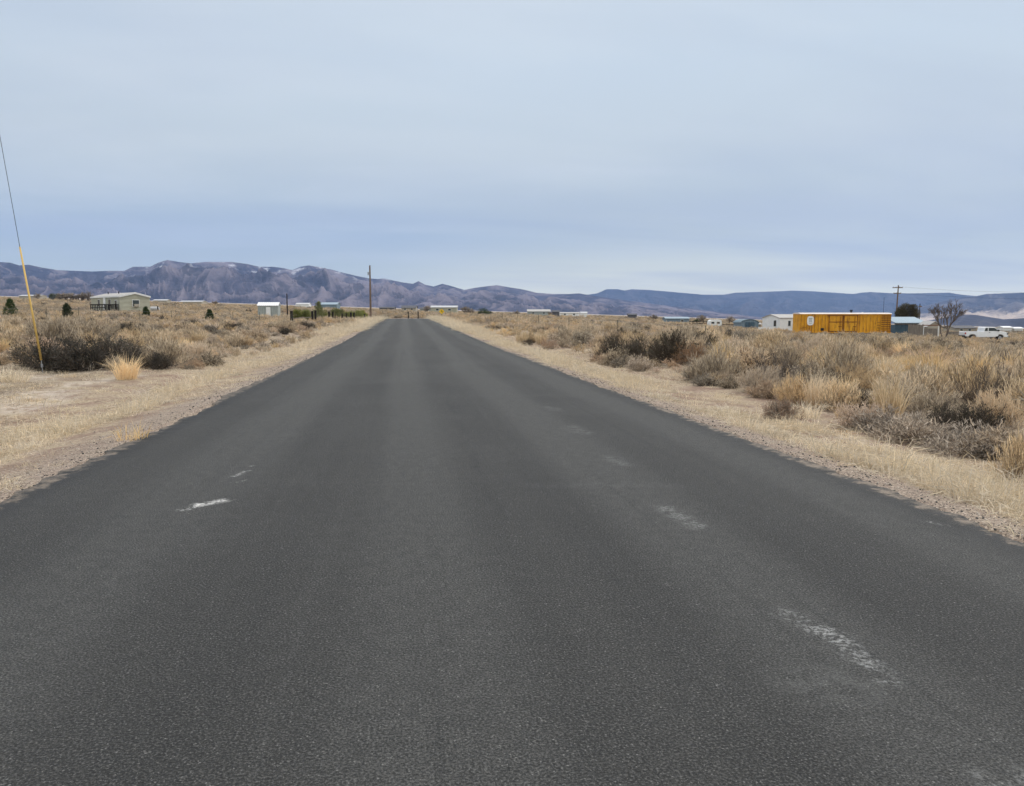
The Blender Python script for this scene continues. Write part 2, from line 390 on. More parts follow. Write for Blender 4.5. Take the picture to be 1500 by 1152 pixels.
def rng(name,prof,R0,R1,R2,seed,mat,wave=900,rough=.5,front=.0,n1=900,n2=150,pw=1.3,rim=0):
    px=np.linspace(prof[0][0],prof[-1][0],n1); sy=np.interp(px,[p[0] for p in prof],[p[1] for p in prof])
    s=np.linspace(0,1.25,n2)
    PX,S=np.meshgrid(px,s,indexing='ij')
    # azimuth dir and elevation of the skyline
    rx=(px-750)/F; ry=-(sy-576)/F
    fy=math.cos(PIT)+ry*math.sin(PIT); fz=-math.sin(PIT)+ry*math.cos(PIT)
    L=np.hypot(rx,fy); el=fz/L
    dx=(rx*cs+fy*sn)/L; dy=(-rx*sn+fy*cs)/L
    D=np.where(S<=1,R0+(R1-R0)*S,R1+(R2-R1)*(S-1)*4)
    X=dx[:,None]*D; Y=dy[:,None]*D
    G=-.0304*X+.0062*Y
    zr=H+el*R1; gr=-.0304*dx*R1+.0062*dy*R1
    top=np.maximum(zr-gr,5)[:,None]
    wx=fbm(X/wave/1.3+seed,Y/wave/1.3,3)-.5; wy=fbm(X/wave/1.3,Y/wave/1.3+seed+40,3)-.5
    rg=ridged(X/wave+wx*1.3+seed,Y/wave+wy*1.3+seed*2,6)
    sp=ridged(PX/F*R1/wave/.8+wx*1.2+seed*3,D/wave/3.2+wy*1.2,6)     # spurs running down to the plain
    sp2=ridged(PX/F*R1/wave/.3+wx*2+seed*5,D/wave/1.3+wy*2,5)
    t=np.clip(S,0,1)
    p=t**pw
    if rim: p=np.where(t>.80,.80**pw+(t-.80)/.20*(1-.80**pw)*1.0,p)
    env=np.sin(np.pi*np.clip(t,0,1)**.8)
    h=p*(1-rough*.55*env)+rough*env*(.55*rg+.62*sp+.30*sp2-.50)*.85
    if front:
        fr=front*(.55+.9*fbm(PX/90.+seed,PX*0+seed,3))*np.exp(-((S-.42)/.16)**2)*(.45+.8*sp)
        h=np.maximum(h,fr)
    back=np.where(S>1,1-(S-1)*3.0,1); h=h*back
    h=np.maximum(h,0)*1.0
    z=G*(1)+top*h
    # scale each column so that the skyline sits where it should
    elc=((z-H)/D); base=((G-H)/D)
    mx=(elc-base).max(1); want=(el-(gr-H)/R1)
    k=want/np.maximum(mx,1e-5); kk=np.convolve(np.pad(k,6,'edge'),np.ones(13)/13,'valid')
    k=.25*kk+.75*k
    z=G+(z-G)*k[:,None]; z=np.where(S<=0.001,G-6,z-4*(1-np.clip(S*12,0,1)))
    V=np.stack([X,Y,z],-1).reshape(-1,3)
    i=np.arange(n1-1)[:,None]; j=np.arange(n2-1)[None,:]
    q=np.stack([i*n2+j,i*n2+j+1,(i+1)*n2+j+1,(i+1)*n2+j],-1).reshape(-1,4)[:,::-1]
    me=npmesh(name,V,[q],[mat],smooth=True)
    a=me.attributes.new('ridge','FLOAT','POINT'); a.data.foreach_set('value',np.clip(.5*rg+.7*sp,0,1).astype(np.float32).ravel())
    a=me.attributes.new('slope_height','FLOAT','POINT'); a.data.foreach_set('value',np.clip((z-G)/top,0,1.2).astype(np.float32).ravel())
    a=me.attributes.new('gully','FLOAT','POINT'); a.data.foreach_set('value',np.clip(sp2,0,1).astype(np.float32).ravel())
    o=link(name,me); tag(o,kind='structure'); return o
def rock(name,c1,c2,c3,snow=0,sandlow=None,sc=1.):
    mt,n=material(name,.95,.05)
    P=n.obj; a=n.noise(P,.0016*sc,7,.65,dist=.6); b=n.noise(n.scalev(P,(1,.4,1.6)),.0045*sc,6,.7)
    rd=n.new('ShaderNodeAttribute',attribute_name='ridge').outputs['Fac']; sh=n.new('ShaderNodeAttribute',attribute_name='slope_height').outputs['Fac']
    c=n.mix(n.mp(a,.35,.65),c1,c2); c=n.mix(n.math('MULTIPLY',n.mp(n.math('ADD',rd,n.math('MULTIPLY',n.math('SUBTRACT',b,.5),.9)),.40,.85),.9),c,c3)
    c=n.mix(n.mp(rd,.34,.14,0,.6),c,tuple(v*.6 for v in c1))  # pale ridges, dark gullies: thin soil and brush, plus relief shading in the colour
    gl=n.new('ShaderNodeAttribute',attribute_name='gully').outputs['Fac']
    c=n.mix(n.mp(gl,.62,.85,0,.65),c,c3); c=n.mix(n.mp(gl,.40,.20,0,.65),c,tuple(v*.45 for v in c1))  # finer spurs and gullies: relief contrast painted into the rock colour
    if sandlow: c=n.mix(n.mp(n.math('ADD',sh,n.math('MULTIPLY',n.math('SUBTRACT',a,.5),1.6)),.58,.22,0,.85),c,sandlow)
    sep=n.new('ShaderNodeSeparateXYZ'); n.put(sep.inputs[0],P)
    if snow:
        k=n.math('MULTIPLY',n.mp(n.noise(n.scalev(P,(1.5,.5,.8)),.0055,6,.7),.55,.66),n.mp(sep.outputs[2],snow,snow*1.5))
        c=n.mix(n.math('MULTIPLY',k,.55),c,(.75,.76,.80))
    n.put(n.b.inputs['Base Color'],c); bump(n,b,.9,45)
    return mt
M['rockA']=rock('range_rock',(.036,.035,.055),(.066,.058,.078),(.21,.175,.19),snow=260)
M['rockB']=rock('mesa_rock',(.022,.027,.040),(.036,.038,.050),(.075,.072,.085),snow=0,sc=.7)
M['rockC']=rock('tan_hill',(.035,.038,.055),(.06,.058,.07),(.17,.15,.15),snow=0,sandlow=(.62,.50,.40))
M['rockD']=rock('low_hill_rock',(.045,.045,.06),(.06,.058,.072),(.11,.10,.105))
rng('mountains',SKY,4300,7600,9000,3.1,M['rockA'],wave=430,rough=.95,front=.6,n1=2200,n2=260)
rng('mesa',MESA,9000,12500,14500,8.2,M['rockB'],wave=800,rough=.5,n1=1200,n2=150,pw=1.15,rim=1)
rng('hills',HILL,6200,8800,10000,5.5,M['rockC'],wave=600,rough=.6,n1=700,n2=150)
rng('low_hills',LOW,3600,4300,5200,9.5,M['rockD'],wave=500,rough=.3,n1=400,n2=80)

# ------------------------------------------------------------------ plants
def unit(v): return v/np.maximum(np.linalg.norm(v,axis=-1,keepdims=True),1e-9)
class RB:
    """ribbons: thin tapering curved strips, all in one mesh"""
    def __init__(s,seed): s.V=[];s.Q=[];s.T=[];s.mq=[];s.mt=[];s.n=0;s.r=rs(seed)
    def add(s,P0,P1,P2,w,mi=0,flat=0):
        k=len(P0); d=unit(P2-P0); a=unit(np.cross(d,s.r.normal(size=(k,3))))
        w=np.broadcast_to(np.asarray(w,float),(k,))[:,None]
        V=np.stack([P0-a*w*.5,P0+a*w*.5,P1-a*w*.42,P1+a*w*.42,P2],1)
        b=s.n+np.arange(k)[:,None]*5
        s.Q.append(b+np.array([0,1,3,2])); s.T.append(b+np.array([2,3,4])); s.mq.append(np.full(k,mi)); s.mt.append(np.full(k,mi))
        s.V.append(V.reshape(-1,3)); s.n+=5*k
    def mesh(s,name,mats):
        return npmesh(name,np.concatenate(s.V),[np.concatenate(s.Q),np.concatenate(s.T)],mats,np.concatenate([*s.mq,*s.mt]))
def shrub(name,seed,H_,R_,mats,stems=40,twigs=700,leaves=2600,leaf=(.03,.07),lw=.010,tw=.007,up=.35,spread=.25,shell=.45,flat=.0):
    g=RB(seed); r=g.r
    # lumpy dome
    lob=r.normal(size=(9,3)); lob[:,2]=np.abs(lob[:,2])*.7; lob=unit(lob); la=r.uniform(-.28,.30,9)
    def dome(D):
        k=1+sum(la[i]*np.clip((D@lob[i]),0,1)**6 for i in range(9))
        return D*np.array([R_,R_,H_])*k[:,None]
    def dirs(k,lo=.0):
        D=r.normal(size=(k,3)); D[:,2]=np.abs(D[:,2])*.9+lo; return unit(D)
    # stems
    D=dirs(stems,.25); E=dome(D)*r.uniform(.7,.95,(stems,1)); B=r.normal(size=(stems,3))*[R_*.10,R_*.10,0]; B[:,2]=-.04
    Mi=(B+E)/2+np.stack([D[:,0]*R_*.12,D[:,1]*R_*.12,-np.abs(D[:,2])*0],-1)+r.normal(size=(stems,3))*.04*R_
    g.add(B,Mi,E,tw*2.6,0)
    # twigs from stems
    si=r.randint(0,stems,twigs); t=r.uniform(.3,1,(twigs,1)); S0=np.where(t<.5,B[si]+(Mi[si]-B[si])*t*2,Mi[si]+(E[si]-Mi[si])*(t*2-1))
    dd=unit(unit(E[si]-B[si])*.8+r.normal(size=(twigs,3))*.55+np.array([0,0,up])); L=r.uniform(.12,.36,(twigs,1))*R_*1.2
    T2=S0+dd*L
    T2[:,2]=np.maximum(T2[:,2],.01)
    T1=(S0+T2)/2+r.normal(size=(twigs,3))*.02
    g.add(S0,T1,T2,tw,0)
    # leaves and dry tips
    ti=r.randint(0,twigs,leaves); u=r.uniform(0,1,(leaves,1))**shell; L0=S0[ti]+(T2[ti]-S0[ti])*u+r.normal(size=(leaves,3))*.018
    ld=unit(dd[ti]*.8+r.normal(size=(leaves,3))*spread*2+np.array([0,0,up])); ll=r.uniform(*leaf,(leaves,1))
    g.add(L0,L0+ld*ll*.5+r.normal(size=(leaves,3))*.004,L0+ld*ll,lw*r.uniform(.6,1.3,leaves),1)
    return g.mesh(name,mats)
def tuft(name,seed,H_,R_,mats,blades=60,w=.006,lean=.35,base=.3,droop=.25,mi=0):
    g=RB(seed); r=g.r
    th=r.uniform(0,2*np.pi,blades); rr=np.sqrt(r.uniform(0,1,blades))*R_*base
    B=np.stack([rr*np.cos(th),rr*np.sin(th),np.full(blades,-.02)],-1)
    ln=r.uniform(.45,1,blades)*H_*(1-.35*r.uniform(0,1,blades)**3)*(.72+.45*vnoise(th*1.6+seed,rr/(R_*base)*2));  ang=r.normal(0,1,(blades,2))*lean*(.35+.9*r.uniform(0,1,(blades,1))**2)+(np.stack([vnoise(th*1.1,rr*0+seed),vnoise(th*1.3+9,rr*0+seed)],-1)-.5)*lean*1.3+np.stack([np.cos(th),np.sin(th)],-1)*(rr/(R_*base))[:,None]*lean
    D=unit(np.concatenate([ang,np.ones((blades,1))],1))
    P2=B+D*ln[:,None]; P1=B+D*ln[:,None]*.55+np.array([0,0,1])*(ln*.06)[:,None]
    P2=P2+np.concatenate([ang*droop*ln[:,None],-(np.abs(ang).sum(1)*droop*ln*.6)[:,None]],1); P2[:,2]=np.maximum(P2[:,2],.01)
    g.add(B,P1,P2,w*r.uniform(.6,1.4,blades),mi)
    return g,name,mats
def tuftm(*a,**k):
    g,nm,mats=tuft(*a,**k); return g.mesh(nm,mats)

SAGE=[shrub('sagebrush',10+i,.72,.62,[M['wood_dark'],M['sage']],stems=38,twigs=650,leaves=2500,leaf=(.04,.09),lw=.016,tw=.010) for i in range(5)]
RAB=[shrub('rabbitbrush',30+i,.72,.60,[M['wood_grey'],M['rabbit']],stems=45,twigs=800,leaves=2500,leaf=(.06,.15),lw=.011,up=.8,spread=.15) for i in range(5)]
DARK=[shrub('greasewood',50+i,.80,.75,[M['wood_dark'],M['darkleaf']],stems=55,twigs=1300,leaves=2200,leaf=(.03,.06),lw=.015,tw=.011) for i in range(3)]
GREYW=[shrub('weed',70+i,.42,.55,[M['wood_grey'],M['greyweed']],stems=40,twigs=700,leaves=1900,leaf=(.04,.10),lw=.011,up=.4) for i in range(4)]
RUSTW=[shrub('weed',80+i,.42,.45,[M['wood_grey'],M['rust_weed']],stems=45,twigs=700,leaves=2600,leaf=(.03,.08),lw=.007,up=.4) for i in range(2)]
BARE=[shrub('bare_bush',90+i,1.0,.80,[M['wood_dark'],M['wood_dark']],stems=26,twigs=260,leaves=420,leaf=(.10,.25),lw=.008,tw=.009,up=.9) for i in range(2)]
BUNCH=[tuftm('bunchgrass',110+i,.95,.5,[M['straw']],blades=270,w=.0125,lean=.26,base=.45,droop=.30) for i in range(4)]
PALEB=[tuftm('bunchgrass',120+i,.55,.4,[M['pale']],blades=230,w=.009,lean=.38,base=.6,droop=.4) for i in range(3)]
LOWG=[tuftm('dry_grass',130+i,.17,.16,[M['pale']],blades=36,w=.0055,lean=.7,base=.9,droop=.5) for i in range(5)]
LOWG[3]=tuftm('dry_grass',138,.36,.16,[M['pale']],blades=13,w=.006,lean=.45,base=.9,droop=.5)
LOWG+= [tuftm('dry_grass',140+i,.11,.18,[M['greyweed']],blades=34,w=.0055,lean=1.2,base=1,droop=.5) for i in range(4)]
# coarse far versions
FAR=[shrub('brush',200+i,.72,.62,[M['wood_dark'],M['sage']],stems=14,twigs=150,leaves=650,leaf=(.07,.15),lw=.026,tw=.014) for i in range(4)]
FAR+=[shrub('brush',210+i,.72,.60,[M['wood_grey'],M['rabbit']],stems=14,twigs=150,leaves=700,leaf=(.09,.20),lw=.018,tw=.013,up=.8,spread=.15) for i in range(4)]
FAR+=[shrub('brush',220+i,.45,.60,[M['wood_grey'],M['greyweed']],stems=14,twigs=150,leaves=600,leaf=(.07,.15),lw=.022,tw=.013) for i in range(2)]
FAR+=[shrub('brush',230+i,.75,.7,[M['wood_dark'],M['darkleaf']],stems=14,twigs=170,leaves=500,leaf=(.06,.12),lw=.028,tw=.016) for i in range(1)]
FAR+=[tuftm('brush',240,.8,.5,[M['straw']],blades=170,w=.018,lean=.28,base=.45,droop=.3)]

def scatter(name,pts,rot,sc,idx,protos,label=None):
    c=bpy.data.collections.new(name+'_pieces')
    for k,me in enumerate(protos):
        o=bpy.data.objects.new(f'{name}_piece.{k:03d}',me); c.objects.link(o)
    me=bpy.data.meshes.new(name); me.vertices.add(len(pts)); me.vertices.foreach_set('co',np.asarray(pts,np.float32).ravel())
    for nm,ty,d,key in (('rot','FLOAT_VECTOR',rot,'vector'),('scl','FLOAT_VECTOR',sc,'vector'),('idx','INT',idx,'value')):
        a=me.attributes.new(nm,ty,'POINT'); a.data.foreach_set(key,np.asarray(d,np.int32 if ty=='INT' else np.float32).ravel())
    o=link(name,me); tag(o,label,kind='stuff')
    ng=bpy.data.node_groups.new(name+'_scatter','GeometryNodeTree')
    ng.interface.new_socket('Geometry',in_out='INPUT',socket_type='NodeSocketGeometry'); ng.interface.new_socket('Geometry',in_out='OUTPUT',socket_type='NodeSocketGeometry')
    N=ng.nodes; L=ng.links; gi=N.new('NodeGroupInput'); go=N.new('NodeGroupOutput')
    ip=N.new('GeometryNodeInstanceOnPoints'); ci=N.new('GeometryNodeCollectionInfo'); ci.inputs['Collection'].default_value=c
    ci.inputs['Separate Children'].default_value=True; ci.inputs['Reset Children'].default_value=True
    def na(nm,ty):
        q=N.new('GeometryNodeInputNamedAttribute'); q.data_type=ty; q.inputs['Name'].default_value=nm; return q.outputs['Attribute']
    L.new(gi.outputs[0],ip.inputs['Points']); L.new(ci.outputs[0],ip.inputs['Instance']); ip.inputs['Pick Instance'].default_value=True
    L.new(na('idx','INT'),ip.inputs['Instance Index']); L.new(na('rot','FLOAT_VECTOR'),ip.inputs['Rotation']); L.new(na('scl','FLOAT_VECTOR'),ip.inputs['Scale'])
    L.new(ip.outputs[0],go.inputs[0]); md=o.modifiers.new('scatter','NODES'); md.node_group=ng
    return o
# ------------------------------------------------------------------ planting
KIND={'sage':(SAGE,.80,'sagebrush','sagebrush'),'rab':(RAB,.86,'rabbitbrush','bush'),'dark':(DARK,1.0,'greasewood','bush'),
 'grey':(GREYW,.46,'weed_clump','weed'),'rust':(RUSTW,.46,'weed_clump','weed'),'bare':(BARE,1.25,'bare_bush','bush'),
 'bunch':(BUNCH,.88,'bunchgrass','grass clump'),'pale':(PALEB,.50,'bunchgrass','grass clump')}
rnd=random.Random(5)
taken=[]
def plant(kind,x,y,s,label,group=None,wide=1.0,cat=None):
    ms,h0,nm,ct=KIND[kind]
    o=link(nm,rnd.choice(ms),None,(x,y,float(gz(x,y))-.02),(rnd.uniform(-.06,.06),rnd.uniform(-.06,.06),rnd.uniform(0,6.28)),(s*wide,s*wide,s))
    return tag(o,label,cat or ct,group)
HAND=[ # kind, px, py of the base, height in px, width factor, label
('dark',72,541,62,1.15,'near-black leafless brush just left of the yellow guy marker foot'),
('dark',116,543,60,1.25,'broad near-black brush just right of the yellow guy marker foot'),
('dark',165,539,60,1.2,'near-black brush behind the arching pale bunchgrass'),
('dark',40,530,34,1.1,'low dark brush at the left frame edge behind the guy marker'),
('rab',75,508,50,1.2,'tall tan bush rising behind the yellow guy marker'),
('rab',128,506,44,1.3,'tan dome bush behind the near-black brush, below the mobile home'),
('bunch',186,556,46,1.1,'pale bunchgrass with long arching blades before the near-black brush'),
('pale',18,560,30,1.3,'pale low grass clump at the left frame edge by the bare soil'),
('rab',245,536,48,1.25,'tan bush with dark base right of the arching bunchgrass'),
('dark',228,541,34,1.3,'low dark brush at the foot of the tan bush right of the arching bunchgrass'),
('rab',285,530,34,1.2,'tan bush nearest the shoulder track, right of the dark brush'),
('bare',247,500,30,1.2,'bare dark twiggy bush below the grey end of the mobile home'),
('sage',378,498,21,1.25,'round grey sagebrush standing alone left of the road'),
('sage',402,485,17,1.3,'dark round sagebrush below the small grey shed'),
('dark',447,484,17,1.4,'dark spreading bush in front of the dark post fence'),
('rab',415,487,24,1.2,'pale fluffy bush between the small shed and the dark post fence'),
('dark',340,483,14,1.8,'low dark sagebrush patch left of the small shed'),
('bunch',764,505,27,1.0,'left one of two golden bunchgrass clumps beside the right shoulder'),
('bunch',792,505,27,1.0,'right one of two golden bunchgrass clumps beside the right shoulder'),
('rust',803,512,18,.9,'small red-brown bush right below the two golden bunchgrass clumps'),
('dark',772,506,14,1.1,'dark low sagebrush under the two golden bunchgrass clumps'),
('sage',855,506,22,1.2,'left half of the dark green sagebrush pair by the right shoulder'),
('sage',880,507,22,1.2,'right half of the dark green sagebrush pair by the right shoulder'),
('dark',905,528,44,1.1,'dark grey sagebrush left of the tall brown bush'),
('dark',937,530,44,1.1,'dark grey sagebrush touching the tall brown bush'),
('dark',985,533,54,.9,'tall dark brown bush by the right shoulder'),
('rab',1000,524,50,.95,'tall tan bush right behind the tall dark brown bush'),
('rust',1010,535,30,1.0,'red-brown weed at the foot of the tall dark brown bush'),
('rab',1045,560,52,1.1,'fluffy tan bush leaning over the right shoulder'),
('sage',1035,566,22,1.2,'small green-grey sagebrush at the shoulder edge under the fluffy tan bush'),
('bare',1148,570,76,1.0,'bare fan-shaped twiggy bush right of the road'),
('rab',1110,575,40,1.1,'tan bush left of the bare fan-shaped bush'),
('bunch',1196,597,62,.8,'golden bunchgrass right of the bare fan-shaped bush'),
('bunch',1234,598,58,.75,'golden bunchgrass with dark gap beside it, left of the tallest one'),
('dark',1258,598,40,.9,'near-black brush between the golden bunchgrass clumps'),
('bunch',1300,616,84,.68,'tallest golden bunchgrass clump right of the road'),
('rust',1144,617,34,.9,'small orange-brown bush at the edge of the bare soil, right'),
('pale',1178,612,32,1.2,'whitish grass clump next to the small orange-brown bush'),
('rab',1322,600,50,1.2,'low tan bush filling the gap right of the tallest bunchgrass'),
('grey',1300,634,36,1.3,'flat grey weed at the foot of the tallest bunchgrass'),
('rab',1365,612,46,1.2,'tan bush just left of the dark brush below the wide straw-coloured bushes'),
('bunch',1060,545,50,.9,'upright bunchgrass beside the fluffy tan bush leaning over the shoulder'),
('rab',1165,592,44,1.1,'tan bush in front of the bare fan-shaped bush'),
('rab',1345,590,58,1.3,'wide straw-coloured bush behind and right of the tallest bunchgrass'),
('rab',1415,585,64,1.2,'wide straw-coloured bush below the white pickup'),
('bare',1448,602,96,.9,'bare dark branching bush near the right frame edge'),
('dark',1385,634,52,1.0,'left part of the dark brush below the wide straw-coloured bushes'),
('dark',1432,636,52,1.0,'right part of the dark brush below the wide straw-coloured bushes'),
('rab',1460,628,60,1.0,'dry pale bush in front of the bare branching bush'),
('grey',1262,628,34,1.4,'flat grey weed left of the tallest bunchgrass foot'),
('grey',1345,650,38,1.5,'flat grey weed mat below the tallest bunchgrass'),
('grey',1410,668,44,1.4,'flat grey weed mat beside the white crusted soil'),
('grey',1475,672,46,1.3,'flat grey weed mat at the right frame edge'),
('rab',1503,712,84,.8,'brown-tipped bush cut by the right frame edge'),
('dark',1497,694,36,.8,'dark low brush cut by the right frame edge'),
]
for k,px,py,hp,wd,lab in HAND:
    x,y=pix2ground(px,py); d=x*sn+y*cs; s=m(hp,d)/KIND[k][1]*(1.12 if px>850 else 1)
    plant(k,x,y,s,lab,wide=wd); taken.append((x,y,.45*s*wd))
for q_ in ((63,546),(40,548),(78,550),(52,556),(20,548),(100,556),(30,575),(140,556),(90,548),(130,549),(168,549),(205,546),(150,536),(190,538)): taken.append((*pix2ground(*q_),1.1))
x,y=pix2ground(193,644)
o=link('bunchgrass',tuftm('orange_tuft',151,.34,.22,[M['orange']],blades=70,w=.005,lean=.45,base=.8,droop=.3),None,(x,y,float(gz(x,y)))); tag(o,'small bright orange grass tuft at the left asphalt edge','grass clump')
x,y=pix2ground(1217,634)
o=link('bunchgrass',tuftm('orange_mat',152,.12,.30,[M['orange']],blades=160,w=.005,lean=.9,base=1,droop=.5),None,(x,y,float(gz(x,y)))); tag(o,'low flat orange-tan grass mat on the bare soil, right of the road','grass clump')

# random field, jittered grid
r=rs(21)
cell=.86; gx=np.arange(-75,95,cell); gy=np.arange(5,100,cell)
GX,GY=np.meshgrid(gx,gy); GX=GX.ravel()+r.uniform(-.42,.42,GX.size)*cell*1.5; GY=GY.ravel()+r.uniform(-.42,.42,GY.size)*cell*1.5
U=GX*cs-GY*sn; VV=GX*sn+GY*cs; PX=750+F*U/np.maximum(VV,.1)
D=np.where(GX<0,XL-GX,GX-XR)
lim=np.where(GX<0,3.9+ss(18,45,GY)*-1.2,3.1)+(vnoise(GX*0+GY/4.,GX*0+2.2)-.5)*1.2
lim=lim+np.where((GX<0)&(GY<20),6.0,0)
dn=fbm(GX/4.2,GY/4.2,3); dens=.48+1.5*(dn-.42)+ss(4,12,D)*.3+(GX>0)*.28
ok=(D>lim)&(PX>-110)&(PX<1610)&(VV<92)&(r.uniform(size=GX.size)<np.clip(dens,.10,.97))
GX,GY,VV,D,PX,dn=[a[ok] for a in (GX,GY,VV,D,PX,dn)]
tk=np.array(taken)
keep=np.array([np.all(np.hypot(tk[:,0]-a,tk[:,1]-b)>tk[:,2]*.7+.1) for a,b in zip(GX,GY)])
GX,GY,VV,D,PX,dn=[a[keep] for a in (GX,GY,VV,D,PX,dn)]
kn=fbm(GX/6.5+50,GY/6.5,3); kr=r.uniform(size=len(GX)); kv=kn*.75+kr*.35
kinds=np.where(kv<.39,'sage',np.where(kv<.55,'grey',np.where(kv<.70,'rab',np.where(kv<.79,'bunch','pale'))))
kinds=np.where(r.uniform(size=len(GX))<.035,'dark',kinds); kinds=np.where(r.uniform(size=len(GX))<.025,'bare',kinds); kinds=np.where(r.uniform(size=len(GX))<.03,'rust',kinds)
size=(.52+.85*r.uniform(0,1,len(GX))**1.5)*np.where(GX<0,.85,1)*(1-.18*ss(38,70,VV))*np.where(D<5,.72,1)*np.where(kinds=='bunch',.85,1)
size=np.where(kinds=='bare',size*.7,size); size=np.where((D<6)&(kinds=='dark'),size*.8,size)
WORD={'sage':'grey-green sagebrush','grey':'low flat grey weed','rab':'fluffy tan bush','bunch':'golden upright bunchgrass','pale':'pale low bunchgrass','dark':'dark leafless brush','bare':'bare twiggy bush','rust':'small red-brown weed'}
LIM={'sage':240,'grey':170,'rab':240,'bunch':120,'pale':110,'dark':80,'bare':30,'rust':30}
order=np.argsort(VV/size); cnt={k:0 for k in LIM}; rest=[]
GZ=gz(GX,GY)
for i in order:
    k=str(kinds[i])
    if cnt[k]>=LIM[k] or PX[i]<-60 or PX[i]>1560: rest.append(i); continue
    cnt[k]+=1
    side='left' if GX[i]<0 else 'right'
    zone='in the foreground rows' if VV[i]<22 else ('in the middle rows' if VV[i]<36 else 'in the far rows')
    edge=', edging the shoulder' if D[i]<6.5 else ', out in the field'
    lab=f'{WORD[k]} {side} of the road {zone}{edge}'
    plant(k,GX[i],GY[i],size[i],lab,group=lab+' (repeats)',wide=rnd.uniform(.9,1.25))
# everything further off is one mass
rest=np.array(rest)
pick={'sage':(0,1,2,3),'rab':(4,5,6,7),'grey':(8,9),'dark':(10,),'bunch':(11,),'pale':(11,),'bare':(10,),'rust':(8,9)}
px_=[];ii=[];sc_=[]
for i in rest:
    px_.append((GX[i],GY[i])); ii.append(rnd.choice(pick[str(kinds[i])])); s=size[i]; sc_.append((s*1.1,s*1.1,s))
def band(v0,v1,n,sz,seed):
    q=rs(seed); v=np.sqrt(q.uniform(v0**2,v1**2,n)); px=q.uniform(-90,1590,n); u=(px-750)/F*v
    X=u*cs+v*sn; Y=-u*sn+v*cs; d=np.where(X<0,XL-X,X-XR)
    nz=fbm(X/13,Y/13,3)
    ok=((d>2.9)|(Y>152))&(q.uniform(size=n)<np.clip(.35+2.2*(nz-.33),.15,1))
    # keep the yards round the buildings open
    for (a,b,rr) in YARD: ok&=np.hypot(X-a,Y-b)>rr
    k=fbm(X/20+9,Y/20,3)*.7+q.uniform(size=n)*.4
    for a,b,c in zip(X[ok],Y[ok],k[ok]):
        px_.append((a,b)); ii.append(rnd.choice((0,1,2,3)) if c<.49 else (rnd.choice((8,9)) if c<.60 else (rnd.choice((4,5,6,7)) if c<.84 else (10 if c<.87 else 11))))
        s=rnd.uniform(.7,1.15)*sz; sc_.append((s*1.25,s*1.25,s))
YARD=[(*place(1233,119),5),(*place(1200,119),4),(*place(1265,119),4),(*place(1290,119),3),(*place(1440,97),4),(*place(1425,97),3),(*place(175,125),8),(*place(395,112),3.5)]
band(88,160,11000,.88,1); band(155,300,9000,1.15,2); band(295,620,6000,1.5,3)
P=np.array(px_); n_=len(P); Zp=gz(P[:,0],P[:,1])-.03; q=rs(99)
o=scatter('brush',np.column_stack([P,Zp]),np.column_stack([q.uniform(-.06,.06,(n_,2)),q.uniform(0,6.28,n_)]),np.array(sc_),np.array(ii),FAR,'dry tan and grey brush covering the plain beyond the nearer bushes')
tag(o,None,'brush')
# short dry grass
q=rs(31); pts=[];sc=[];idx=[]
def grass(n,x0,x1,y0,y1,fn,s0,pal=.8,wx=1):
    X=q.uniform(x0,x1,n); Y=y0*(y1/y0)**q.uniform(0,1,n) if y0>0 else q.uniform(y0,y1,n)
    D=np.where(X<0,XL-X,X-XR); p=fn(D,X,Y); U=X*cs-Y*sn; V=X*sn+Y*cs; px=750+F*U/np.maximum(V,.1)
    ok=(q.uniform(size=n)<p)&(px>-90)&(px<1590)&(V>1)
    X,Y=X[ok],Y[ok]; Z=gz(X,Y)-.01
    for a,b,c in zip(X,Y,Z):
        s=s0*rnd.uniform(.6,1.35)*(1+b/60.); pts.append((a,b,c)); sc.append((s*wx,s*wx,s)); idx.append(rnd.randrange(5) if rnd.random()<pal else 5+rnd.randrange(4))
def fr(D,X,Y): 
    n=fbm(X/.9,Y/2.2,3); e=(vnoise(Y/3,Y*0+1.1)-.5)*.5
    return np.clip(ss(.35,.8,D+e)*(1-ss(1.35,2.1,D+e)),0,1)*np.clip(.15+3.8*(n-.385),.03,1)
def fl(D,X,Y):
    n=fbm(X/.9+7,Y/2.5,3); e=(vnoise(Y/3,Y*0+4.1)-.5)*.6
    b=ss(1.15,1.55,D+e)*(1-ss(2.1,2.7,D+e)); far=ss(14,30,Y)
    b=b*(1-.5*np.exp(-((D-1.9)/.16)**2))
    return np.clip(b*(1-.3*far)+.25*far*ss(.4,.9,D)*(1-ss(3,4,D)),0,1)*np.clip(.15+3.8*(n-.40),.02,1)
grass(17000,XR,XR+2.9,3,70,fr,1.0,.97)
grass(17000,XL-3.6,XL,3,70,fl,.95,.97)
def sparse(D,X,Y): return .9*ss(.03,.3,D)*np.clip(3*(fbm(X/1.3+3,Y/1.3,3)-.40),0.03,1)
grass(9000,XL-7,XL,3,40,sparse,.55,.35,1.4); grass(7000,XR,XR+4,3,40,sparse,.55,.45,1.4)
def field(D,X,Y): return ss(2.6,3.4,D)*np.clip(3*(fbm(X/2.3+3,Y/2.3,3)-.36),0.04,1)
grass(16000,XL-26,XL-2.6,9,50,field,.95,.4); grass(16000,XR+2.6,XR+34,9,50,field,.95,.4)
grass(5000,XL-4,XL,60,150,lambda D,X,Y:.8+0*D,1.0,.9); grass(5000,XR,XR+3,60,150,lambda D,X,Y:.8+0*D,1.0,.9)
n_=len(pts)
o=scatter('dry_grass',pts,np.column_stack([q.uniform(-.1,.1,(n_,2)),q.uniform(0,6.28,n_)]),np.array(sc),np.array(idx),LOWG,'short pale dry grass along both road shoulders and between the bushes'); tag(o,None,'grass')
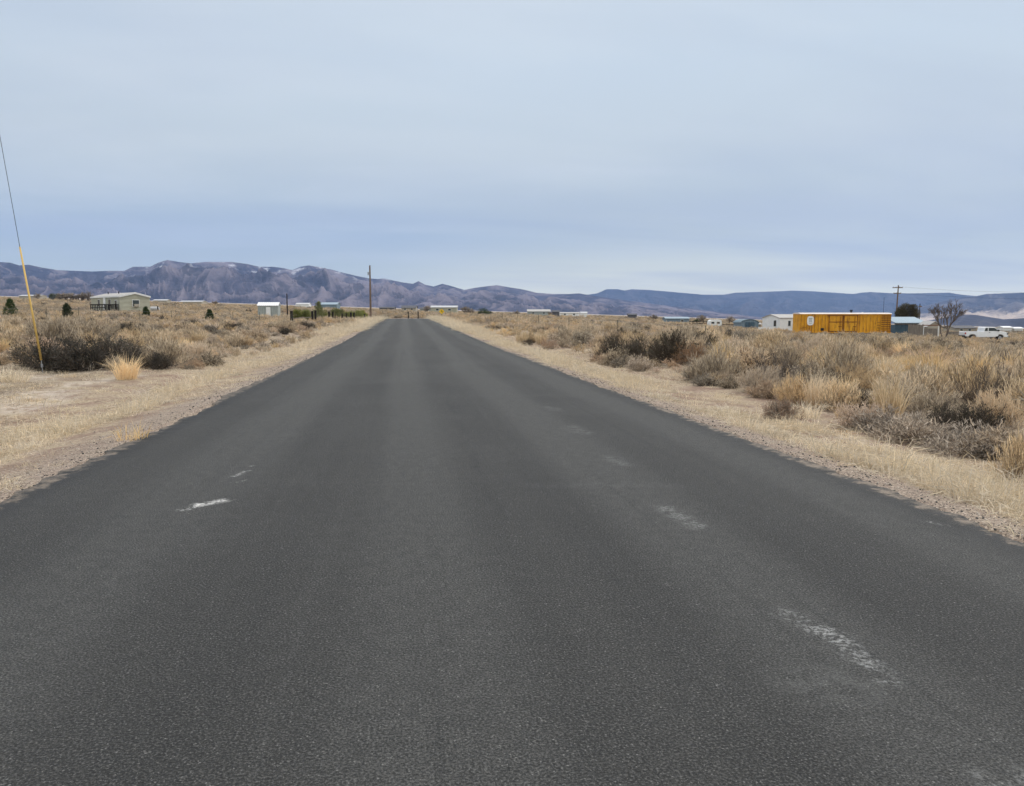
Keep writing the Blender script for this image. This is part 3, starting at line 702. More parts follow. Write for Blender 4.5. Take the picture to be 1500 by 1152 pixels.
# loose stones
def stone(seed,mat):
    g=rs(seed); V=[];Fc=[]
    t=(1+5**.5)/2; v=np.array([(-1,t,0),(1,t,0),(-1,-t,0),(1,-t,0),(0,-1,t),(0,1,t),(0,-1,-t),(0,1,-t),(t,0,-1),(t,0,1),(-t,0,-1),(-t,0,1)])/1.9
    v=v*g.uniform(.7,1.2,(12,1))*[1,.8,.55]
    f=np.array([(0,11,5),(0,5,1),(0,1,7),(0,7,10),(0,10,11),(1,5,9),(5,11,4),(11,10,2),(10,7,6),(7,1,8),(3,9,4),(3,4,2),(3,2,6),(3,6,8),(3,8,9),(4,9,5),(2,4,11),(6,2,10),(8,6,7),(9,8,1)])
    return npmesh('stone',v,[f],[mat])
M['stA']=paint('stone_dark',(.13,.115,.10),.3,20,.9); M['stB']=paint('stone_pale',(.42,.36,.30),.2,20,.9)
M['clod']=paint('asphalt_crumb',(.05,.05,.05),.3,20,.9)
ST=[stone(1,M['stA']),stone(2,M['stB']),stone(3,M['clod']),stone(4,M['stB'])]
pts=[];sc=[];idx=[]
for side in (-1,1):
    n=9000; D=np.abs(q.normal(0,.55,n)); D=np.where(q.uniform(size=n)<.25,q.uniform(0,5,n),D)+.0; Y=3*(45/3)**q.uniform(0,1,n)
    X=(XL-D) if side<0 else (XR+D)
    for a,b,c,dd in zip(X,Y,gz(X,Y),D):
        s=.004+.010*rnd.random()**4*(1+b/25); pts.append((a,b,c+s*.2)); sc.append((s,s*rnd.uniform(.7,1),s)); idx.append(rnd.choice((0,1,1,2,2,3)) if dd<.5 else rnd.choice((0,1,1,3)))
n_=len(pts)
o=scatter('gravel',pts,q.uniform(0,6.28,(n_,3))*[.1,.1,1],np.array(sc),np.array(idx),ST,'loose gravel and asphalt crumbs along the road edges'); tag(o,None,'gravel')

# ------------------------------------------------------------------ helpers for standing things
def at(px,d,dz=0):
    x,y=place(px,d); return (x,y,float(gz(x,y))+dz)
def house(name,label,cat,px,d,w,l,h,rh,ridge,wall,roof,rz=0,wins=(),doors=(),oh=.25,skirt=.6,group=None,winmat=None,corner=None):
    loc=at(px,d); t=thing(name,label,cat,loc,-PSI+rz,group)
    b=MB(); hw,hl=w/2,l/2
    if ridge=='x': b.prism([(-hl,-skirt),(hl,-skirt),(hl,h),(0,h+rh),(-hl,h)],'x',-hw,hw)
    else: b.prism([(-hw,-skirt),(hw,-skirt),(hw,h),(0,h+rh),(-hw,h)],'y',-hl,hl)
    b.build('wall',wall,t)
    b=MB(); H2,a0=(hl,hw) if ridge=='x' else (hw,hl); th=.10; s=rh/H2
    for sg in (-1,1):
        e=H2+oh
        pts=[(0,h+rh+.012),(sg*e,h+rh-s*e+.012),(sg*e,h+rh-s*e+th),(0,h+rh+th+.02)]
        if sg>0: pts=pts[::-1]
        b.prism(pts,ridge,-a0-oh,a0+oh)
    b.build('roof',roof,t)
    if corner:
        g=MB()
        for sg in (-1,1):
            e=H2+oh; pts=[(0,h+rh-.13),(sg*e,h+rh-s*e-.13),(sg*e,h+rh-s*e+th+.03),(0,h+rh+th+.05)]
            if sg>0: pts=pts[::-1]
            g.prism(pts,ridge,-a0-oh-.05,-a0-oh-.004)
            if ridge=='y': g.box(*sorted((sg*(e+.005),sg*(e+.055))),-a0-oh,a0+oh,h+rh-s*e-.10,h+rh-s*e+th+.03)
        g.build('fascia',corner,t)
    def opening(nm,face,p,z,ww,hh,m1,m2):
        def bx(g,e,o1):
            a0,a1=p-ww/2-e,p+ww/2+e
            if face=='f': g.box(a0,a1,-hl-o1,-hl+.02,z-e,z+hh+e)
            elif face=='l': g.box(-hw-o1,-hw+.02,a0,a1,z-e,z+hh+e)
            else: g.box(hw-.02,hw+o1,a0,a1,z-e,z+hh+e)
            return g
        f=bx(MB(),.07,.04).build(nm,m1,t); bx(MB(),0,.06).build('pane' if nm=='window' else 'panel',m2,f)
    for (face,p,z,ww,hh) in wins: opening('window',face,p,z,ww,hh,M['white'],M['glass'])
    for (face,p,z,ww,hh) in doors: opening('door',face,p,z,ww,hh,M['greysiding'],M['white'])
    return t
# mobile home, far left
mh=house('mobile_home','long beige mobile home with a low gable and dark deck','house',176.5,125,4.5,12.4,2.5,.55,'y',M['beige'],M['roofgrey'],
  wins=[('f',.1,1.0,.95,.95),('l',-2.0,1.0,.9,1.1),('l',2.6,1.0,.8,1.1),('l',-4.6,1.0,.8,.9)],doors=[('l',.2,.45,.95,2.0)],oh=.08,corner=M['white'])
mh.rotation_euler[2]=-PSI+R(26.9+20)
MB().box(-.25,.45,-6.65,-6.26,.95,1.35).build('air_conditioner',M['tanwall'],mh)
b=MB(); b.box(-.06,2.56,-7.03,-6.98,0,.02)
dk=MB()
for k in range(9):
    yy=-5.2+k*.75; dk.box(-4.55,-4.45,yy-.05,yy+.05,-.6,1.25)
dk.box(-4.6,-2.5,-5.3,.9,.30,.42); dk.box(-4.57,-4.43,-5.3,.9,1.2,1.34); dk.box(-4.54,-4.46,-5.3,.9,.72,.84)
for k in range(5): dk.box(-4.5+k*.5,-4.4+k*.5,-5.3,-5.2,-.6,1.25)
for k in range(10): dk.box(-4.5+k*.2,-4.38+k*.2,-5.36,-5.31,-.5,1.2)
dk.box(-4.57,-2.5,-5.34,-5.22,1.22,1.32)
for v_ in range(len(dk.v)): dk.v[v_]=(dk.v[v_][0]+.25,dk.v[v_][1]-.3,dk.v[v_][2])
dk.build('deck',M['black_post'],mh)
st=MB()
for k in range(3): st.box(-4.3,-3.3,-5.9-k*.3,-5.38-k*.3 if k==0 else -5.6-k*.3,-.5,.2-k*.2)
st.build('steps',M['greywood'],mh)
MB().tube([(-1.2,-3,3.0),(-1.2,-3,3.35)],.09).tube([(-1.0,2,3.0),(-1.0,2,3.4)],.07).build('roof_vent',M['darksteel'],mh)
# pale tank and post by the right end of the mobile home
t=thing('storage_tank','small pale horizontal tank on legs right of the mobile home','tank',at(227,128),-PSI)
MB().tube([(-.75,0,.75),(-.62,0,.75),(.62,0,.75),(.75,0,.75)],[.18,.38,.38,.18],14).build('tank_body',M['roofpale'],t,smooth=False)
for xx in (-.45,.45): MB().box(xx-.06,xx+.06,-.3,.3,-.4,.42).build('leg',M['steel'],t)
x,y=place(231.5,126); o=MB().box(-.08,.08,-.08,.08,-.4,1.25).build('fence_post',M['black_post'],None,(x,y,float(gz(x,y))),(0,0,-PSI)); tag(o,'short dark post beside the pale tank right of the mobile home','post')
# small shed
sh=house('garden_shed','small grey-green shed with white roof and white door','shed',394.5,114,2.85,2.2,1.75,.42,'x',M['greysiding'],M['roofwhite'],rz=R(8),
  doors=[('f',.05,.1,.62,1.45)],oh=.1,skirt=.3)
# far buildings: label, px, d, w, l, h, rh, wall, roof
FARB=[
('farm_shed','long low white roofed shed beyond the yellow guy marker','building',50,380,10,6,1.7,.5,'tanwall','roofpale'),
('farm_shed','small white shed between the mobile home and the long white hall','building',238,400,7,5,1.4,.5,'tanwall','roofpale'),
('farm_hall','long white low hall right of the mobile home','building',284,390,11,7,1.3,.5,'tanwall','roofpale'),
('farm_shed','dark low shed left of the mobile home','building',82,400,4,4,2.3,.8,'roofdark','roofdark'),
('farm_shed','small white building seen over the dark post fence left end','building',445,420,7,5,1.7,.7,'white','roofpale'),
('farm_hall','pale blue-roofed hall seen over the middle of the dark post fence','building',482,360,9,7,2.0,.9,'bluegrey','paleblueroof'),
('farm_shed','dark low roof left of the end of the road','building',568,420,8,6,1.2,.5,'roofdark','roofdark'),
('farm_house','dark gabled house straight beyond the end of the road','house',600,330,6,6,1.5,.9,'tanwall','roofdark'),
('farm_shed','second dark low roof between the gabled house and the yellow sign','building',626,340,6,5,1.2,.6,'greysiding','roofdark'),
('mobile_home','long white mobile home directly behind the yellow diamond sign','house',651,260,8.6,4.5,1.9,.5,'beige','roofpale'),
('farm_house','grey house with pale roof in the middle distance right of the road','house',789,330,9.5,7,1.7,.8,'greysiding','roofgrey'),
('farm_shed','tiny dark shed right of the grey house with pale roof','building',814,330,3,3,1.8,.6,'roofdark','roofdark'),
('mobile_home','low white mobile home right of the tiny dark shed','house',834,360,9,5,1.4,.4,'white','roofgrey'),
('farm_shed','small white shed alone in the middle of the plain','building',855,380,3,3,1.6,.6,'white','roofpale'),
('farm_shed','small dark shed left of the blue-grey metal barn','building',926,330,3.6,3,1.6,.4,'roofdark','roofdark'),
]
for nm,lab,ct,px,d,w,l,h,rh,wa,ro in FARB:
    wn=[('f',-w*.25,.6*h,.9,.6),('f',w*.22,.6*h,.9,.6)] if ct=='house' else []
    house(nm,lab,ct,px,d,w,l,h+.25,rh,'x',M[wa],M[ro],wins=wn)
house('metal_barn','long blue-grey metal barn with flat pale roof line','barn',990,210,6.2,5,1.55,.35,'x',M['bluegrey'],M['paleblueroof'],wins=[('f',1.2,.7,.8,.5)],doors=[])
# arched barn
t=thing('arched_barn','blue-grey arched metal barn left of the white house','barn',at(1093,150),-PSI)
arc=[(1.72*math.cos(a)*1.0,1.35+.75*math.sin(a)) for a in np.linspace(0,math.pi,13)]
MB().prism([(1.65,-.5),(1.65,1.3)]+[(p*.96,q-.05) for p,q in arc][1:-1]+[(-1.65,1.3),(-1.65,-.5)],'y',-2.5,2.5).build('wall',M['bluegrey'],t)
b=MB(); 
for k in range(12): (p0,q0),(p1,q1)=arc[k],arc[k+1]; b.prism([(p0,q0),(p0*1.05,q0+.07),(p1*1.05,q1+.07),(p1,q1)],'y',-2.62,2.62)
b.build('roof',M['bluegrey'],t)
dr=MB().box(-.9,.9,-2.55,-2.49,0,1.6).build('door',M['tealmetal'],t); MB().box(-.03,.03,-2.58,-2.555,0,1.6).build('door_seam',M['roofdark'],dr)
house('lean_to','small tan shed built against the arched barn','shed',1108.5,149,1.0,2.2,1.15,.2,'x',M['tanwall'],M['roofgrey'])
house('manufactured_house','white manufactured house with dark windows left of the yellow boxcar','house',1152,136,5.8,6,2.5,.55,'x',M['white'],M['roofgrey'],rz=R(10),
  wins=[('f',-1.1,1.15,.45,.9),('f',1.0,1.1,1.1,.85),('l',-1.5,1.1,.8,1.0),('f',2.5,.9,.5,1.0)],doors=[],oh=.15)
# board fence pieces
def board_fence(name,label,px0,px1,d,h,nposts,mat,rails=2,cat='fence',boards=False):
    t=thing(name,label,cat,at((px0+px1)/2,d),-PSI); w=m(px1-px0,d)
    for k in range(nposts): MB().box(-w/2+w*k/(nposts-1)-.05,-w/2+w*k/(nposts-1)+.05,-.05,.05,-.4,h).build('post',mat,t)
    for k in range(rails): z=h*(.35+.55*k/max(rails-1,1)); MB().box(-w/2,w/2,-.085,-.053,z-.07,z+.07).build('rail',mat,t)
    if boards:
        b=MB(); n=int(w/.2)
        for k in range(n): b.box(-w/2+k*w/n,-w/2+(k+.9)*w/n,-.115,-.09,.1,h-.05+rnd.uniform(-.05,.05))
        b.build('boards',mat,t)
    return t
board_fence('corral_fence','dark pole corral fence left of the white camper',1010,1036,160,1.35,6,M['black_post'],3)
board_fence('corral_fence','dark low corral fence between the white camper and the arched barn',1057,1081,158,1.0,7,M['black_post'],3)
board_fence('white_fence','white board fence in front of the white manufactured house',1112,1136,131,.85,5,M['white'],2,boards=True)
board_fence('panel_fence','grey weathered board fence right of the teal shed',1332,1353,112,1.9,4,M['greywood'],2,boards=True)
# white camper
t=thing('camper_trailer','small white camper trailer inside the dark corral','camper',at(1047,150),-PSI)
prof=[(-1.15,.35),(1.15,.35),(1.2,.9),(1.15,1.55),(.9,1.72),(-.75,1.72),(-1.15,1.5),(-1.25,.9)]
MB().prism(prof,'y',-.9,.9).build('body',M['white'],t,bevel=.04)
for xx in (-.55,.5): f=MB().box(xx-.28,xx+.28,-.93,-.905,.95,1.3).build('window',M['glass'],t)
for xx in (-.4,.35): MB().tube([(xx,-.95,.22),(xx,-.7,.22)],.24,14).build('wheel',M['rubber'],t)

# boxcar ------------------------------------------------------------
bx=thing('boxcar','weathered yellow railway boxcar standing on the sagebrush plain','boxcar',at(1233,119,.36),-PSI)
L2=m(144,119)/2*.918; Wd=1.45; Ht=2.86
b=MB(); b.prism([(-Wd,0),(Wd,0),(Wd,Ht),(-Wd,Ht)],'x',-L2,L2)
for k in range(27):
    xx=-L2+.12+k*(2*L2-.24)/26
    if -4.0<xx-(-L2+4.7+2.35)+0<0 and False: continue
    b.box(xx-.05,xx+.05,-Wd-.07,-Wd+.01,.05,Ht-.06)
b.box(-L2,L2,-Wd-.09,-Wd+.01,Ht-.14,Ht-.02); b.box(-L2,L2,-Wd-.085,-Wd+.01,.0,.14)
b.build('body',M['boxyellow'],bx)
g=MB()
for k in range(27):
    xx=-L2+.12+k*(2*L2-.24)/26
    g.box(xx+.055,xx+.12,-Wd-.012,-Wd-.004,.16,Ht-.16)
g.build('seam',M['rust'],bx)
rf=[(-Wd-.10,Ht)]+[((Wd+.1)*math.cos(a)*-1,Ht+.05+.17*math.sin(a)) for a in np.linspace(0,math.pi,9)]+[(Wd+.10,Ht)]
MB().prism(rf,'x',-L2-.05,L2+.05).build('roof',paint('boxcar_roof',(.74,.66,.60),.1,1,.6,dirt=(.45,.25,.18),dirt_amt=.5),bx)
MB().tube([(1.45,0,Ht+.15),(1.45,0,Ht+.55)],.16).tube([(1.45,0,Ht+.5),(1.45,0,Ht+.66)],.24).build('roof_vent',M['darksteel'],bx)
MB().tube([(3.2,0,Ht+.15),(3.2,0,Ht+.3)],.14).build('roof_vent',M['white'],bx)
sx=lambda p:(p-1233)/144*2*L2
for a,c in ((1206.5,1228.5),(1230,1251.5)):
    x0,x1=sx(a),sx(c); dr=MB().box(x0,x1,-Wd-.125,-Wd-.072,.22,Ht-.24).build('door',M['boxyellow'],bx)
    g=MB(); g.box(x0,x0+.07,-Wd-.16,-Wd-.127,.22,Ht-.24); g.box(x1-.07,x1,-Wd-.16,-Wd-.127,.22,Ht-.24); g.box(x0+.07,x1-.07,-Wd-.155,-Wd-.127,1.62,1.72); g.box(x0+.07,x1-.07,-Wd-.155,-Wd-.127,.22,.30)
    g.build('door_frame',M['rust'],dr)
    g=MB(); xm=x0+(x1-x0)*.8; g.tube([(xm,-Wd-.19,.3),(xm,-Wd-.19,Ht-.35)],.03); g.box(xm-.25,xm+.25,-Wd-.2,-Wd-.165,.95,1.02); g.build('lock_rod',M['rust'],dr)
MB().box(sx(1204),sx(1252),-Wd-.19,-Wd-.08,Ht-.235,Ht-.15).build('door_track',M['rust'],bx)
g=MB()
for k in range(8): g.box(sx(1289.5),sx(1304.3),-Wd-.13,-Wd-.075,.25+k*.33,.33+k*.33)
g.build('ladder',M['rust'],bx)
g=MB()
for k in range(4): g.box(sx(1283),sx(1288.5),-Wd-.12,-Wd-.08,.35+k*.4,.40+k*.4)
g.build('ladder',M['rust'],bx)
MB().box(sx(1194),sx(1199),-Wd-.11,-Wd-.075,.35,.75).build('hatch',M['signblack'],bx)
# emblem: rounded white shield with small dark lettering strokes
sh_=[]; ex=sx(1177.5)
for a in np.linspace(0,2*math.pi,24,endpoint=False):
    c_,s_=math.cos(a),math.sin(a); sh_.append((ex+.52*math.copysign(abs(c_)**.6,c_),1.86+.70*math.copysign(abs(s_)**.7,s_)))
em=MB().prism(sh_,'y',-Wd-.10,-Wd-.072).build('emblem',M['white'],bx)
g=MB(); g.box(ex-.26,ex+.26,-Wd-.112,-Wd-.102,2.18,2.24)
for k in (-.18,-.02,.14): g.box(ex+k-.02,ex+k+.03,-Wd-.112,-Wd-.102,1.62,2.16)
g.box(ex-.2,ex+.2,-Wd-.112,-Wd-.102,1.42,1.47)
g.build('emblem_mark',M['bluegrey'],em)
g=MB()
for k in range(2): g.box(sx(1166)+k*.5,sx(1166)+k*.5+.03,-Wd-.12,-Wd-.08,.5,1.15)
g.box(sx(1165),sx(1171),-Wd-.12,-Wd-.08,.8,.84); g.build('grab_iron',M['rust'],bx)
MB().box(-L2+.3,L2-.3,-Wd+.2,Wd-.2,-.6,-.01).build('underframe',M['rust'],bx)

# teal shed with pale blue roof
ts=thing('metal_shed','low teal metal shed with pale blue roof beside the yellow boxcar','shed',at(1328,128),-PSI)
k_=m(1,128)
MB().box(-23*k_,3*k_,-1.6,2.2,-.5,1.85).build('wall',M['tealmetal'],ts)
MB().box(3*k_+.01,22*k_,-.9,2.2,-.5,1.7).build('open_bay_wall',M['tanwall'],ts)
MB().prism([(-2.0,2.12),(2.5,3.05),(2.5,3.15),(-2.0,2.22)],'x',-24*k_,23*k_).build('roof',M['paleblueroof'],ts)
MB().box(-23*k_,22*k_,-1.55,-1.45,1.9,2.13).build('fascia',M['greywood'],ts)
for px in (3.6,9,15,21.5): MB().box(px*k_-.05,px*k_+.05,-1.6,-1.5,-.5,1.92).build('post',M['white'],ts)
MB().box(-3*k_,4*k_,-1.7,-1.62,1.3,1.85).build('tarp',M['roofdark'],ts)
house('gabled_shed','brown-grey gabled shed right of the teal metal shed','shed',1362,124,2.3,3.2,1.75,.75,'y',M['tanwall'],M['roofgrey'],oh=.2)
# portal with white posts
t=thing('carport','open frame with two white posts and a reddish top rail','shelter',at(1365,112),-PSI); k_=m(1,112)
for px in (-11,11): MB().box(px*k_-.06,px*k_+.06,-.06,.06,-.4,1.75).build('post',M['white'],t)
MB().box(-11*k_-.1,11*k_+.1,-.09,.09,1.76,1.88).build('top_rail',M['rust'],t); MB().box(-10*k_,10*k_,.02,.06,-.3,1.35).build('back_panel',M['greywood'],t)
house('bungalow','low tan house with dark roof right of the bare tree','house',1407,190,5.2,5,1.35,.5,'x',M['tanwall'],M['roofdark'],wins=[('f',-1,.7,.6,.5),('f',1,.7,.6,.5)])
board_fence('panel_fence','pale low board fence behind the pickup tail',1390,1410,125,1.0,5,M['greywood'],2,boards=True)
for px,lab in ((1473,'left'),(1489,'right')):
    house('farm_shed',f'{lab} one of two small whitish sheds beyond the pickup hood','shed',px,230,2.6,3,1.3,.3,'x',M['white'],M['roofwhite'])
board_fence('corral_fence','dark rail fence beyond the pickup hood at the right frame edge',1474,1510,180,1.2,7,M['greywood'],2)

# pickup ------------------------------------------------------------
pk=thing('pickup_truck','white extended cab pickup parked sideways in the brush','pickup',at(1442,109,.15),-PSI+R(-4))
pr=[(-2.85,.55),(-2.88,1.12),(-2.8,1.22),(-.42,1.22),(-.40,1.27),(-.30,1.78),(-.12,1.86),(.95,1.84),(1.2,1.74),(1.78,1.27),(2.6,1.17),(2.86,1.03),(2.92,.62),(2.8,.45),(2.35,.45),(2.3,.62),(2.1,.80),(1.8,.84),(1.5,.78),(1.32,.60),(1.27,.42),(-1.35,.42),(-1.4,.60),(-1.6,.80),(-1.9,.84),(-2.2,.78),(-2.38,.60),(-2.43,.5)]
MB().prism([(a,c) for a,c in pr],'y',-.92,.92).build('body',M['truckwhite'],pk,bevel=.05)
def pane(pts,nm='window',mt=None,y=-.935): return MB().prism(pts,'y',y,y+.02).build(nm,mt or M['glass'],pk)
pane([(-.30,1.30),(.12,1.30),(.12,1.73),(-.18,1.73)]); pane([(.24,1.30),(1.58,1.30),(1.14,1.68),(.92,1.74),(.24,1.74)])
pane([(-.30,1.30),(.12,1.30),(.12,1.73),(-.18,1.73)],y=.915); pane([(.24,1.30),(1.58,1.30),(1.14,1.68),(.92,1.74),(.24,1.74)],y=.915)
MB().prism([(1.26,1.71),(1.83,1.28),(1.86,1.31),(1.29,1.74)],'y',-.78,.78).build('windscreen',M['glass'],pk)
dr=MB().box(.2,1.62,-.945,-.921,.55,1.26).build('door',M['truckwhite'],pk); MB().box(.28,.46,-.975,-.947,1.08,1.12).build('door_handle',M['rubber'],dr)
MB().box(-2.6,-.55,-.78,.78,1.225,1.232).build('bed_floor',M['rubber'],pk)
MB().box(-2.98,-2.86,-.85,.85,.45,.68).build('rear_bumper',M['rubber'],pk); MB().box(2.86,3.0,-.85,.85,.42,.66).build('front_bumper',M['steel'],pk)
MB().box(1.45,1.62,-1.12,-.95,1.28,1.46).build('mirror',M['rubber'],pk)
MB().box(2.72,2.925,-.938,-.7,.80,1.0).build('headlight',M['glass'],pk); MB().box(-2.9,-2.78,-.94,-.8,.85,1.1).build('tail_light',paint('tail_red',(.4,.02,.02),.1,1,.4),pk)
for xx in (-1.89,1.81):
    for sy in (-1,1):
        wh=MB().tube([(xx,sy*.95,.38),(xx,sy*.70,.38)],.38,20).build('wheel',M['rubber'],pk); MB().tube([(xx,sy*.965,.38),(xx,sy*.90,.38)],.22,14).build('rim',M['steel'],wh)

# poles -------------------------------------------------------------
def pole(label,px,d,h,r0,arms=(),trans=False,lean=(0,0),mat='polewood',group=None,name='utility_pole',cat='utility pole'):
    t=thing(name,label,cat,at(px,d),-PSI,group)
    MB().tube([(0,0,-.5),(lean[0]*.5,0,h/2),(lean[0],lean[1],h)],[r0,r0*.85,r0*.65],10).build('pole',M[mat],t)
    for z,w in arms:
        a=MB().box(-w/2,w/2,-.22,-.09,z-.09,z+.09).build('crossarm',M['polewood'],t)
        for k in np.linspace(-w/2+.1,w/2-.1,4): MB().tube([(k,-.145,z+.06),(k,-.145,z+.22)],[.05,.035],8).build('insulator',M['greywood'],a)
    if trans: MB().tube([(-.28,0,h-1.55),(-.28,0,h-1.05)],.10,10).build('bracket',M['steel'],t)
    return t
pole('tall plain utility pole beside the far left end of the road',543,124,8.7,.17,trans=True)
pole('short dark pole between the small shed and the dark post fence',421,112,3.6,.10,mat='black_post',name='wooden_pole',cat='pole')
up=pole('utility pole with two crossarms behind the yellow boxcar',1312.5,165,10.0,.18,arms=[(9.5,2.1),(8.3,1.6)],lean=(.22,0))
pole('thin antenna mast rising behind the right end of the boxcar',1294,135,6.5,.035,mat='darksteel',name='antenna_mast',cat='antenna')
pole('short dark pole right of the round juniper tree',1347,160,6.2,.10,mat='black_post',arms=[(5.6,.6)],name='wooden_pole',cat='pole')
q=pole('bare utility pole just outside the picture, right end of the wire',1640,150,10.0,.18,arms=[(9.5,2.1)])
# wires
a=np.array(at(1312.5,165)); c=np.array(at(1640,150)); 
for k,zz in enumerate((9.72,8.4)):
    P=[a*(1-t)+c*t+np.array([0,0,zz-1.4*4*t*(1-t)*.5]) for t in np.linspace(0,1,14)]
    o=MB().tube(P,.012,5).build('overhead_wire',M['darksteel']); tag(o,('upper' if k==0 else 'lower')+' thin wire running right from the crossarm utility pole','wire')
# guy wire, foreground left
gx_,gy_=pix2ground(63,546); g0=np.array([gx_,gy_,float(gz(gx_,gy_))]); dd=gx_*sn+gy_*cs
def ray(px,py,d):
    rx=(px-750)/F; ry=-(py-576)/F; fy=math.cos(PIT)+ry*math.sin(PIT); fz=-math.sin(PIT)+ry*math.cos(PIT); t=d/fy
    return np.array([(rx*cs+fy*sn)*t,(-rx*sn+fy*cs)*t,H+fz*t])
top=ray(-36,0,dd+1.2); mid=ray(29,362,dd+.35); low=ray(60.5,528,dd)
gw=thing('guy_wire','steel guy wire with a long yellow marker sleeve anchored in the left verge','guy wire',tuple(g0))
rel=lambda p:tuple(np.array(p)-g0)
MB().tube([rel(low),rel(mid)],[.030,.022],10).build('marker_sleeve',M['yellow'],gw,smooth=True)
MB().tube([rel(low),rel(mid),rel(top)],.007,6).build('cable',M['darksteel'],gw)
g=MB(); g.tube([(0,0,-.15),rel(low*.6+g0*.4),rel(low)],[.016,.014,.012],8); g.tube([rel(low*.55+g0*.45)-np.array([.0,0,.04]),rel(low*.55+g0*.45)+np.array([0,0,.05])],.035,8); g.build('anchor_rod',M['steel'],gw)
px_b,py_b=place(-44,dd+1.3)
gp=thing('utility_pole','wooden utility pole just outside the left frame edge holding the guy wire','utility pole',(px_b,py_b,float(gz(px_b,py_b))),-PSI)
MB().tube([(0,0,-.5),(0,0,10.5)],[.16,.11],12).build('pole',M['polewood'],gp)

# dark post fence ---------------------------------------------------
bf=thing('post_fence','row of thick near-black fence posts with a rail beside the far driveway','fence',at(460,92),-PSI); base=np.array(at(460,92))
inv=lambda p:(( (p[0]-base[0])*cs-(p[1]-base[1])*sn),((p[0]-base[0])*sn+(p[1]-base[1])*cs),p[2]-base[2])
for px,d,w,h in ((427,86,.26,1.45),(457.5,88,.22,1.35),(462,89,.22,1.4),(482,98,.2,1.25),(487.5,99,.16,1.2),(501,104,.15,1.1),(507,106,.14,1.1),(514,108,.22,1.2),(518.5,110,.22,1.2),(534,118,.18,1.1)):
    lx,ly,lz=inv(at(px,d)); MB().box(lx-w/2,lx+w/2,ly-w/2,ly+w/2,lz-.4,lz+h).build('post',M['black_post'],bf)
A_=inv(at(427,86)); B_=inv(at(457.5,88))
MB().tube([(A_[0],A_[1],A_[2]+.62),(B_[0],B_[1],B_[2]+.62)],.05,6).build('rail',M['greywood'],bf)
# wire fences
def wire_fence(label,posts,h=1.15):
    P0=np.array((*posts[0],float(gz(*posts[0])))); t=thing('wire_fence',label,'fence',tuple(P0)); tops=[]
    for (a,c) in posts:
        z=float(gz(a,c)); MB().tube([(a-P0[0],c-P0[1],z-P0[2]-.3),(a-P0[0],c-P0[1],z-P0[2]+h)],.022,5).build('post',M['greenpost'],t); tops.append((a-P0[0],c-P0[1],z-P0[2]))
    for zz in (.45,.75,1.05): MB().tube([(p[0],p[1],p[2]+zz) for p in tops],.004,4).build('wire',M['steel'],t)
wire_fence('thin wire fence on steel posts in front of the mobile home',[place(p,d) for p,d in ((-30,76),(22,75),(68,74),(115,74),(148,75),(204,76),(251,78),(300,81),(341,84),(380,86),(427,85.5))],1.25)
wire_fence('thin wire fence on steel posts running beside the right of the road',[(XR+9.6,y) for y in (34,49,64,79,94,109,124)],1.15)
wire_fence('thin wire fence crossing beyond the far end of the road',[place(p,d) for p,d in ((560,168),(580,167),(597,166),(612,165),(630,164),(660,163),(700,161),(748,158))],1.5)
for px,lab in ((598,'left'),(612.5,'right')):
    x,y=place(px,140); o=MB().box(-.08,.08,-.08,.08,-.4,1.5).build('fence_post',M['black_post'],None,(x,y,float(gz(x,y))),(0,0,-PSI)); tag(o,f'{lab} one of two stout dark posts at the end of the road','post')
# yellow sign
sg=thing('warning_sign','yellow diamond warning sign with black arrow beyond the road end','road sign',at(647,140),-PSI)
zc=H-float(gz(*place(647,140)))+m(1.5,140)*1.6; zc=max(zc,1.2)
MB().box(-.03,.03,-.03,.03,-.3,zc+.4).build('post',M['greenpost'],sg)
s_=.50; pl=MB().prism([(0,zc-s_),(s_,zc),(0,zc+s_),(-s_,zc)],'y',-.045,-.032).build('sign_plate',M['signyellow'],sg)
g=MB(); g.prism([(.06,zc-.24),(.14,zc-.24),(.14,zc+.02),(-.02,zc+.12),(-.06,zc+.05),(.06,zc-.03)],'y',-.055,-.047); g.prism([(-.22,zc+.08),(.0,zc+.20),(-.06,zc+.0)],'y',-.055,-.047); g.build('arrow',M['signblack'],pl)

# ------------------------------------------------------------------ trees
def conifer(mesh_seed,h,w,mat,n=5200,round_=False):
    r=rs(mesh_seed); g=RB(mesh_seed+1)
    if round_:
        nb=34; th=r.uniform(0,6.28,nb); zz=r.uniform(.15,.95,nb); rr=np.sqrt(1-(zz*2-1)**2*.85)*r.uniform(.35,1,nb)
        C=np.stack([np.cos(th)*rr*w/2*.8,np.sin(th)*rr*w/2*.8,zz*h],-1); rad=r.uniform(.14,.26,nb)*w
    else:
        nb=58; zz=np.linspace(.08,.97,nb); th=np.arange(nb)*2.4; rr=(1-zz)**.55*w/2*r.uniform(.35,1.1,nb)
        C=np.stack([np.cos(th)*rr,np.sin(th)*rr,zz*h],-1); rad=(.07+.11*(1-zz))*w*r.uniform(.7,1.4,nb)
    i=r.randint(0,nb,n); o=unit(r.normal(size=(n,3)))*(rad[i]*r.uniform(.3,1,n)**.6)[:,None]; P0=C[i]+o; P0[:,2]=np.clip(P0[:,2],.05,None)
    d=unit(o+C[i]*[1,1,0]*.8+np.array([0,0,.25])+r.normal(size=(n,3))*.15); l=(.09 if not round_ else .16)*max(w,1)**.5*r.uniform(.6,1.3,(n,1))
    g.add(P0,P0+d*l*.5,P0+d*l,.022*max(w,1)**.5,0)
    return g.mesh('crown',[mat])
